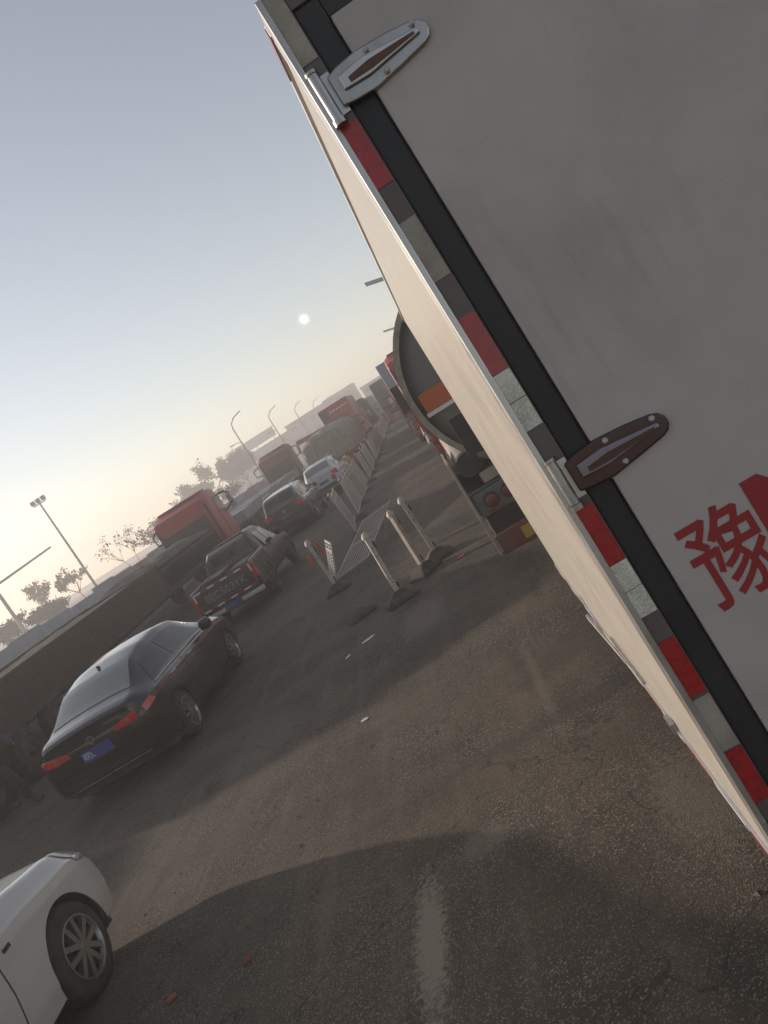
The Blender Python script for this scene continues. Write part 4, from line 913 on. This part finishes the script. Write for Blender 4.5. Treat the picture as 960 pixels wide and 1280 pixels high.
# ------------------------------------------------------------------ median posts and barrier
def bollard(loc, label, tilt=(0, 0), rz=0, h=1.05, name='barrier_post', board=False):
    c = thing(name, loc, label, 'post', 'white posts left over from the broken lane barrier', rz)
    c.rotation_euler = (tilt[0], tilt[1], rz)
    b = MB(); b.loft([[(-.25, -.17, 0), (.25, -.17, 0), (.25, .17, 0), (-.25, .17, 0)], [(-.25, -.17, .05), (.25, -.17, .05), (.25, .17, .05), (-.25, .17, .05)], [(-.15, -.10, .11), (.15, -.10, .11), (.15, .10, .11), (-.15, .10, .11)], [(-.07, -.07, .17), (.07, -.07, .17), (.07, .07, .17), (-.07, .07, .17)]])
    b.build('base', 'base', c, bevel=.015)
    b = MB(); b.box(-.034, .034, -.034, .034, .14, h-.05); b.build('pole', 'post', c, bevel=.006)
    b = MB(); b.lathe([(h-.05, .058), (h-.02, .062), (h, .05), (h+.035, .03), (h+.045, .005)], (0, 0, 0), 'Z', 14); b.build('cap', 'post', c, smooth=True)
    b = MB(); b.box(.04, .065, -.03, .03, h-.22, h-.12); b.box(.04, .065, -.03, .03, .2, .28)
    for z in (.72, .85, .3): b.lathe([(-.047, .008), (-.04, .010)], (0, 0, z), 'Y', 8)
    b.build('bracket', 'dark', c)
    if board:
        b = MB(); b.box(.09, .16, -.02, .02, .72, .98); b.build('reflector_board', 'orange', c); b = MB(); b.box(-.16, -.09, -.02, .02, .65, .85); b.build('reflector_board', 'orange', c)
    return c
bollard((-1.55, 10.75, 0), 'nearest white post, alone beside the scattered rubble', (R(-2), R(2)), .3)
bollard((-1.14, 11.5, 0), 'slim white post standing in the middle of the three on the right', (R(1), R(-1)), .9)
bollard((-.90, 11.95, 0), 'rightmost white post, closest to the tank truck', (R(1), R(-2)), .1, h=1.08)
bollard((-2.90, 13.97, 0), 'white post with orange reflectors beside the fallen panel', (R(2), R(-1)), .2, board=True)

def panel(name, label, group, L=2.9, h=1.15, post=True, along=False):
    c = thing(name, (0, 0, 0), label, 'barrier', group)
    b = MB(); b.tube([(0, 0, h), (0, L, h)], .018, 6); b.tube([(0, 0, .18), (0, L, .18)], .018, 6); b.tube([(0, 0, h-.16), (0, L, h-.16)], .012, 6); b.build('rail', 'galv', c)
    n = 19; b = MB()
    if along:
        for k in range(12): b.tube([(0, 0, .2+(h-.22)*k/11), (0, L, .2+(h-.22)*k/11)], .008, 5)
        for y in (.02, L*.5, L-.02): b.bar((.01, y, .18), (.01, y, h), .03)
    for k in range(0 if along else n+1): 
        y = L*k/n; b.bar((0, y, .18), (0, y, h), .012)
    b.build('bars', 'galv', c)
    if post:
        b = MB(); b.box(-.025, .025, -.045, .005, .05, h+.05); b.build('post', 'post', c, bevel=.006)
        b = MB(); b.loft([[(-.22, -.18, 0), (.22, -.18, 0), (.22, .14, 0), (-.22, .14, 0)], [(-.2, -.16, .05), (.2, -.16, .05), (.2, .12, .05), (-.2, .12, .05)], [(-.07, -.09, .14), (.07, -.09, .14), (.07, .04, .14), (-.07, .04, .14)]]); b.build('base', 'base', c)
        b = MB(); b.lathe([(h+.08, .045), (h+.10, .05), (h+.14, .01)], (0, -.025, 0), 'Z', 8); b.build('cap', 'post', c, smooth=True)
    return c
p0 = panel('lane_barrier', 'nearest upright grille panel of the lane barrier, its end twisted outward', 'barrier panels in a row between the lanes')
p0.location = (-2.78, 19.0, 0); p0.rotation_euler = (0, R(-5), R(5))
rnd = random.Random(6)
for k in range(1, 24):
    q = copy_tree(p0); q.location = (-2.95 + .05*math.sin(k*1.7) - .012*k, 19.0+3.0*k, 0); q.rotation_euler = (0, R(rnd.uniform(-3, 3)), R(rnd.uniform(-3, 3)))
    q['label'] = 'upright grille panel in the long lane barrier beyond the twisted end panel'
# the fallen one
q = panel('fallen_panel', 'grille panel fallen flat between the posts and the barrier end', None, L=3.3, h=1.0, post=False, along=True)
A = Vector((-3.05, 14.8, .06)); B = Vector((-2.35, 18.4, .42)); yv = (B-A).normalized(); xz = Vector((1, -.25, .12)); zv = (xz - yv*xz.dot(yv)).normalized(); xv = yv.cross(zv)
q.matrix_world = Matrix.Translation(A - zv*.15) @ Matrix((xv, yv, zv)).transposed().to_4x4()
q = panel('leaning_panel', 'short grille leaning on the orange reflector post', None, L=1.0, h=.85, post=False, along=True)
q.location = (-2.95, 14.15, .0); q.rotation_euler = (0, R(24), R(14))

# litter
def flake(name, loc, sx, sy, m, label, cat, h=.006, rz=0, irr=.25, group=None):
    rnd = random.Random(int(abs(loc[0]*1000))+7); n = 7; pts = []
    for k in range(n):
        a = 2*math.pi*k/n+rnd.uniform(-.25, .25); pts.append((sx*math.cos(a)*(1+rnd.uniform(-irr, irr)), sy*math.sin(a)*(1+rnd.uniform(-irr, irr))))
    b = MB(); b.prism(pts, h, lambda a, c_, d: (a, c_, d)); o = b.build(name, m, bevel=min(.008, h*.3)); o.location = loc; o.rotation_euler = (R(rnd.uniform(-3, 3)), 0, rz)
    return tag(o, label, cat, group)
flake('scrap', (-2.07, 9.84, .006), .10, .05, 'paper', 'largest white scrap on the asphalt before the nearest post', 'litter', rz=.4)
flake('scrap', (-1.97, 7.23, .006), .045, .03, 'paper', 'small white scrap on the sunlit edge of the road', 'litter')
flake('scrap', (-2.35, 9.6, .006), .06, .03, 'paper', 'narrow white scrap left of the largest one', 'litter', rz=1)
flake('brick_fragment', (-3.24, 4.47, .004), .045, .018, 'brick', 'larger orange brick chip at the bottom of the picture', 'rubble', .03, rz=.8)
flake('brick_fragment', (-2.67, 4.44, .004), .026, .012, 'brick', 'smaller orange brick chip near the bottom of the picture', 'rubble', .025, rz=.9)
flake('brick_fragment', (-.55, 11.2, .004), .06, .04, 'orange', 'orange chip on the road right of the white posts', 'rubble', .02)
b = MB(); b.loft([[(-.24, -.15, 0), (.24, -.15, 0), (.24, .15, 0), (-.24, .15, 0)], [(-.22, -.14, .06), (.22, -.14, .06), (.2, .13, .06), (-.2, .13, .06)], [(-.09, -.06, .12), (.08, -.06, .10), (.09, .06, .12), (-.09, .06, .1)]])
o = b.build('post_base', 'base', bevel=.02); o.location = (-2.25, 11.2, 0); o.rotation_euler = (R(4), R(-6), .5); tag(o, 'broken post base lying left of the nearest white post', 'base')
# grit
b = MB(); rnd = random.Random(2)
for k in range(1500):
    if rnd.random() < .6: x, y = rnd.gauss(-2.0, .9), rnd.uniform(3, 16)
    else: x, y = rnd.uniform(-4, .6), rnd.uniform(2.5, 16)
    if k < 140: x, y = rnd.gauss(-2.2, .6), rnd.gauss(9.5, 1.6)
    s_ = rnd.uniform(.004, .013) * (1.8 if rnd.random() < .05 else 1); a = rnd.random()*6
    vs = [(x+s_*math.cos(a+i*2.09)*rnd.uniform(.7, 1.2), y+s_*math.sin(a+i*2.09)*rnd.uniform(.7, 1.2), .001) for i in range(3)] + [(x, y, s_*rnd.uniform(.5, .9))]
    b.add(vs, [(0, 2, 1), (0, 1, 3), (1, 2, 3), (2, 0, 3)])
o = b.build('gravel', 'asphaltdebris'); tag(o, 'loose grit scattered on the road', 'gravel', kind='stuff')

# ------------------------------------------------------------------ grey hoarding beyond the lorries
c = thing('hoarding', (-13, 5, 0), 'long pale grey hoarding of joined panels behind the left row of trucks', 'wall')
rnd = random.Random(8); y = -12.0
while y < 70:
    h = 2.16+.03*math.sin(y*.9)+rnd.uniform(-.03, .03); dx = rnd.uniform(-.03, .03)
    b = MB(); b.box(dx-.03, dx+.03, y, y+1.96, 0, h); b.build('panel', 'wall', c, bevel=.01)
    if rnd.random() < .55 and y < 34: b = MB(); b.box(dx-.045, dx+.045, y+.02, y+1.9, h+.002, h+.04); b.build('cap', 'wallcap', c)
    y += 2.0

# ------------------------------------------------------------------ lamp columns and masts
def street_lamp(loc, label, group, side=1, H=8.6, low=True):
    HT = .07 if low else .22
    c = thing('street_lamp', loc, label, 'lamp post', group)
    b = MB(); b.tube([(0, 0, 0), (0, 0, H-.9), (side*.12, 0, H-.35), (side*.6, 0, H)], [.10, .06, .05, .045], 8); b.build('pole', 'polem', c, smooth=True)
    b = MB(); b.loft([[(side*(x), w, H+.0+z+.25*(x-.5)) for w, z in ((-.17, 0), (.17, 0), (.14, HT), (-.14, HT))] for x in (.5, 1.6 if low else 1.95)]); b.build('lamp_head', 'polem', c, bevel=.02)
    if low:
        b = MB(); b.tube([(0, 0, H-2.4), (-side*.5, 0, H-2.2), (-side*.9, 0, H-2.2)], .035, 6); b.build('side_arm', 'polem', c, smooth=True)
        b = MB(); b.box(min(-side*.8, -side*1.25), max(-side*.8, -side*1.25), -.1, .1, H-2.24, H-2.15); b.build('side_lamp', 'polem', c, bevel=.02)
    return c
l0 = street_lamp((-16.6, 79, 0), 'nearest twin armed street lamp above the left trucks', 'street lamps along the left of the road')
for k, t in enumerate(('second nearest street lamp along the left', 'third street lamp along the left, faint in haze', 'fourth street lamp along the left, very faint', 'farthest street lamp along the left, barely visible')):
    q = copy_tree(l0); q.location = (-16.6+.35*k, 79+22*(k+1), 0); q['label'] = t
r1 = street_lamp((3.1, 50, 0), 'street lamp whose head sticks out past the upper edge of the box truck', 'street lamps along the right of the road', side=-1, H=8.4, low=False)
q = copy_tree(r1); q.location = (3.1, 93, 0); q['label'] = 'farther street lamp whose head sticks out behind the tank truck'

c = thing('floodlight_mast', (-37.4, 79, 0), 'tall thin mast with three floodlights above the grey hoarding', 'mast')
b = MB(); b.tube([(0, 0, 0), (0, 0, 11.9)], [.16, .09], 8); b.build('pole', 'polem', c, smooth=True)
b = MB(); b.box(-.75, .75, -.06, .06, 11.75, 11.85); b.build('crossbar', 'polem', c)
for x in (-.62, 0, .62):
    b = MB(); b.box(x-.2, x+.2, -.2, .15, 11.9, 12.35); b.build('floodlight', 'polem', c, bevel=.03)
c = thing('camera_gantry', (-43.6, 74, 0), 'thick pole with a long horizontal arm at the left edge of the picture', 'pole')
b = MB(); b.tube([(0, 0, 0), (0, 0, 7.2)], [.22, .16], 10); b.build('pole', 'polem', c, smooth=True)
b = MB(); b.tube([(0, 0, 6.9), (7.0, 0, 7.25)], [.13, .09], 8); b.build('arm', 'polem', c, smooth=True)

# ------------------------------------------------------------------ trees
def leafmat(name, col):
    m = bpy.data.materials.new(name); m.use_nodes = True; t = m.node_tree; b = t.nodes['Principled BSDF']
    oi = t.nodes.new('ShaderNodeTexCoord'); n = t.nodes.new('ShaderNodeTexNoise'); n.inputs['Scale'].default_value = 1.3; t.links.new(oi.outputs['Object'], n.inputs['Vector'])
    r = t.nodes.new('ShaderNodeValToRGB'); r.color_ramp.elements[0].position = .3; r.color_ramp.elements[1].position = .7
    r.color_ramp.elements[0].color = (*[c_*.55 for c_ in col], 1); r.color_ramp.elements[1].color = (*[c_*1.4 for c_ in col], 1)
    t.links.new(n.outputs[0], r.inputs[0]); t.links.new(r.outputs[0], b.inputs['Base Color']); b.inputs['Roughness'].default_value = .8
    M[name] = m
leafmat('leaf_green', (.05, .06, .035)); leafmat('leaf_dry', (.075, .06, .04)); leafmat('leaf_dark', (.03, .04, .028))
def tree(name, loc, H, rad, label, cat='tree', leaf='leaf_green', nl=1400, ls=.09, trunk=.35, seed=1, group=None, lean=0, bare=0, fan=.6):
    rnd = random.Random(seed); c = thing(name, loc, label, cat, group); b = MB(); tips = []
    def grow(p, d, l, r, lev):
        q = p; pts = [p]; rs = [r]
        for i in range(3):
            d = (d + Vector((rnd.uniform(-.18, .18), rnd.uniform(-.18, .18), rnd.uniform(-.05, .12)))).normalized(); q = q+d*l/3; pts.append(q); rs.append(r*(1-.22*(i+1)))
            if lev > 0: tips.append((q.copy(), lev))
        b.tube(pts, rs, 5, cap=False)
        if lev < 4 and r > .004:
            for k in range(rnd.choice((2, 3, 3)) if lev else 5):
                a = rnd.random()*6.28; nd = (d*(1-fan*.35) + Vector((math.cos(a), math.sin(a), rnd.uniform(-.1, .5)))*fan).normalized()
                grow(pts[rnd.choice((2, 3, 3))] if lev else pts[3], nd, l*rnd.uniform(.55, .8) if lev else rad*rnd.uniform(.6, .95), r*.55, lev+1)
    grow(Vector((0, 0, 0)), Vector((lean, 0, 1)).normalized(), H*trunk, H*(.022 if nl > 200 else .008), 0)
    zt = max(t[0].z for t in tips); sx = H/zt
    b.v = [(x, y, z*sx) for x, y, z in b.v]
    b.build('trunk', 'bark', c)
    lf = MB(); tt = [t for t in tips if t[1] >= 2]
    for k in range(int(nl*(1-bare))):
        p, lv = rnd.choice(tt); s_ = ls*rnd.uniform(.6, 1.4); o = Vector((rnd.gauss(0, rad*.09), rnd.gauss(0, rad*.09), rnd.gauss(0, rad*.08)))
        ctr = Vector((p.x, p.y, p.z*sx))+o; u = Vector((rnd.gauss(0, 1), rnd.gauss(0, 1), rnd.gauss(0, 1))).normalized(); v = u.cross(Vector((rnd.gauss(0, 1), rnd.gauss(0, 1), rnd.gauss(0, 1)))).normalized()
        lf.add([ctr-u*s_, ctr+v*s_*.5, ctr+u*s_, ctr-v*s_*.5], [(0, 1, 2, 3)])
    lf.build('crown', leaf, c)
    return c
tree('roadside_tree', (-54.4, 100, 0), 6.3, 2.3, 'small leafy tree with a forked trunk, left of the pair behind the hoarding', nl=850, seed=3, group='pair of small trees behind the hoarding', ls=.19, fan=.7)
tree('roadside_tree', (-49.4, 100, 0), 5.7, 2.0, 'small round headed tree, right of the pair behind the hoarding', nl=850, seed=12, group='pair of small trees behind the hoarding', ls=.19, fan=.7)
tree('shrub', (-47.5, 80, 0), 3.5, 2.6, 'low dark bush at the left edge behind the hoarding', 'shrub', 'leaf_dark', 2600, .18, trunk=.15, seed=5, fan=.9)
tree('shrub', (-44.0, 80, 0), 3.0, 2.4, 'smaller dark bush under the left small tree', 'shrub', 'leaf_dark', 2200, .18, trunk=.15, seed=6, fan=.9)
tree('bare_sapling', (-29.0, 70, 0), 5.4, 1.5, 'nearly bare sapling with a few curled leaves left of the red cab', 'tree', 'leaf_dry', 70, .11, trunk=.5, seed=7, fan=.45)
tree('bare_sapling', (-27.6, 68, 0), 5.0, 1.3, 'thin bare sapling with brown leaves touching the mirror of the red cab', 'tree', 'leaf_dry', 55, .11, trunk=.5, seed=9, fan=.45)
for k, (x, y, H, r_, s_, t) in enumerate(((-52, 175, 9.5, 4.2, 21, 'left crown of the hazy clump behind the first red cab'), (-45, 180, 12.2, 4.8, 22, 'tallest hazy crown between the two red cabs'), (-38, 165, 9.2, 3.6, 23, 'hazy crown directly left of the nearest street lamp'), (-58, 185, 7.6, 4.2, 24, 'faint crown at the left end of the hazy clump'))):
    tree('hazy_tree', (x, y, 0), H, r_, t, 'tree', 'leaf_green', 4200, .32, seed=s_, group='hazy trees behind the trucks', trunk=.3, fan=.8)
for k, (x, y, H, s_, t) in enumerate(((-32.0, 103, 4.6, 31, 'brownish low tree right of the first red cab'), (-28.4, 106, 4.2, 32, 'sparse brown tree just left of the second red cab'), (-36.8, 100, 4.9, 33, 'thin brown tree directly above the roof of the first red cab'))):
    tree('roadside_tree', (x, y, 0), H, 2.4, t, 'tree', 'leaf_dry', 1000, .17, seed=s_, group='brown trees behind the hoarding', fan=.8)

# ------------------------------------------------------------------ far buildings
def building(loc, w, d, h, label, extra=None, rz=0, floors=3):
    c = thing('far_building', loc, label, 'building', 'hazy buildings on the skyline', rz)
    b = MB(); b.box(-w/2, w/2, 0, d, 0, h); b.build('wall', 'concrete', c)
    b = MB(); b.box(-w/2-.2, w/2+.2, -.2, d+.2, h+.003, h+.5); b.build('roof', 'concrete', c)
    n = int(w/3.2); fh = h/floors
    for i in range(n):
        for j in range(floors): x = -w/2+1+i*3.2; b = MB(); b.box(x, x+1.8, -.05, .02, j*fh+1, j*fh+fh*.72); b.build('window', 'glass', c)
    if extra: extra(c, w, d, h)
    return c
def board(c, w, d, h):
    b = MB(); b.box(-w*.36, w*.2, .4, .7, h+1.3, h+4.2); b.build('roof_sign', 'bluegrey', c)
    b = MB()
    for x in (-w*.33, -w*.1, w*.15): b.box(x, x+.25, .5, .9, h+.5, h+1.4)
    b.build('sign_leg', 'polem', c)
building((-45, 240, 0), 24, 14, 9.0, 'hazy block with a rooftop sign behind the nearest street lamp', board)
building((-57, 245, 0), 10, 12, 6.5, 'low hazy block left of the one with the rooftop sign')
building((-28, 235, 0), 16, 14, 10.2, 'plain hazy block in the middle of the skyline', floors=3)
building((-19.5, 260, 0), 11, 14, 11.5, 'tallest hazy block left of the tall red truck', floors=4)
building((-2, 230, 0), 18, 14, 8.0, 'faint block at the end of the road behind the far trucks')

# ------------------------------------------------------------------ person at the left edge
def build_person():
    x0, y0 = -8.6, 11.75
    # skeleton joints; walking to the right, right foot forward
    J = {'pelvis': (0, 0, .95), 'chest': (.04, 0, 1.30), 'neck': (.05, 0, 1.48), 'head': (.08, 0, 1.62), 'top': (.08, 0, 1.72),
         'hipL': (0, .09, .90), 'kneeL': (-.06, .10, .49), 'ankL': (-.32, .10, .13), 'toeL': (-.16, .10, .05),
         'hipR': (0, -.09, .90), 'kneeR': (.19, -.10, .50), 'ankR': (.26, -.10, .10), 'toeR': (.46, -.10, .05),
         'shL': (.04, .18, 1.42), 'elL': (.12, .24, 1.13), 'haL': (.30, .22, .95), 'shR': (.04, -.18, 1.42), 'elR': (-.08, -.24, 1.13), 'haR': (-.02, -.23, .88)}
    c = thing('person', (x0, y0, 0), 'person in dark trousers walking beside the rusty flatbed, only a lower leg in view', 'person', rz=R(-6))
    E_ = [('pelvis', 'chest'), ('chest', 'neck'), ('neck', 'head'), ('head', 'top'), ('pelvis', 'hipL'), ('hipL', 'kneeL'), ('kneeL', 'ankL'), ('ankL', 'toeL'), ('pelvis', 'hipR'), ('hipR', 'kneeR'), ('kneeR', 'ankR'), ('ankR', 'toeR'),
          ('chest', 'shL'), ('shL', 'elL'), ('elL', 'haL'), ('chest', 'shR'), ('shR', 'elR'), ('elR', 'haR')]
    Rr = {'pelvis': .15, 'chest': .16, 'neck': .06, 'head': .095, 'top': .07, 'hip': .10, 'knee': .07, 'ank': .05, 'toe': .04, 'sh': .075, 'el': .05, 'ha': .035}
    names = list(J)
    def skin(name, keep, m, add=0, parent=c, root='pelvis'):
        ns = [n for n in names if n in keep]; me = bpy.data.meshes.new(name)
        me.from_pydata([J[n] for n in ns], [(ns.index(a), ns.index(b_)) for a, b_ in E_ if a in ns and b_ in ns], []); me.update()
        o = bpy.data.objects.new(name, me); COL.objects.link(o); o.parent = parent; me.materials.append(M[m])
        md = o.modifiers.new('skin', 'SKIN'); sv = me.skin_vertices[0].data
        for i, n in enumerate(ns):
            r_ = Rr[n.rstrip('LR') if n[-1] in 'LR' else n]+add; sv[i].radius = (r_, r_); sv[i].use_root = (n == root)
        o.modifiers.new('sub', 'SUBSURF').levels = 2; o.modifiers['sub'].render_levels = 2
        return o
    skin('body', set(names)-{'toeL', 'toeR'}, 'skin', -.006)
    skin('trousers', {'pelvis', 'hipL', 'kneeL', 'ankL', 'hipR', 'kneeR', 'ankR'}, 'trouser', .022)
    skin('jacket', {'pelvis', 'chest', 'shL', 'elL', 'haL', 'shR', 'elR', 'haR'}, 'jacket', .022, root='chest')
    skin('shoes', {'ankR', 'toeR'}, 'shoe', .022, root='ankR'); skin('shoes', {'ankL', 'toeL'}, 'shoe', .022, root='ankL')
    b = MB(); b.lathe([(1.60, .10), (1.66, .108), (1.72, .10), (1.77, .06), (1.785, .01)], (.065, 0, 0), 'Z', 16); b.build('hair', 'hair', c, smooth=True)
build_person()

# ------------------------------------------------------------------ haze
hz = MB(); hz.box(-260, 260, -60, 345, -1.5, 17); h = bpy.data.materials.new('haze_air'); h.use_nodes = True; t = h.node_tree; t.nodes.clear()
ou = t.nodes.new('ShaderNodeOutputMaterial'); pv = t.nodes.new('ShaderNodeVolumePrincipled'); pv.inputs['Color'].default_value = (.98, .965, .955, 1)
pv.inputs['Density'].default_value = .0037; pv.inputs['Anisotropy'].default_value = .28
t.links.new(pv.outputs[0], ou.inputs['Volume'])
ho = hz.build('haze', h); ho['kind'] = 'stuff'
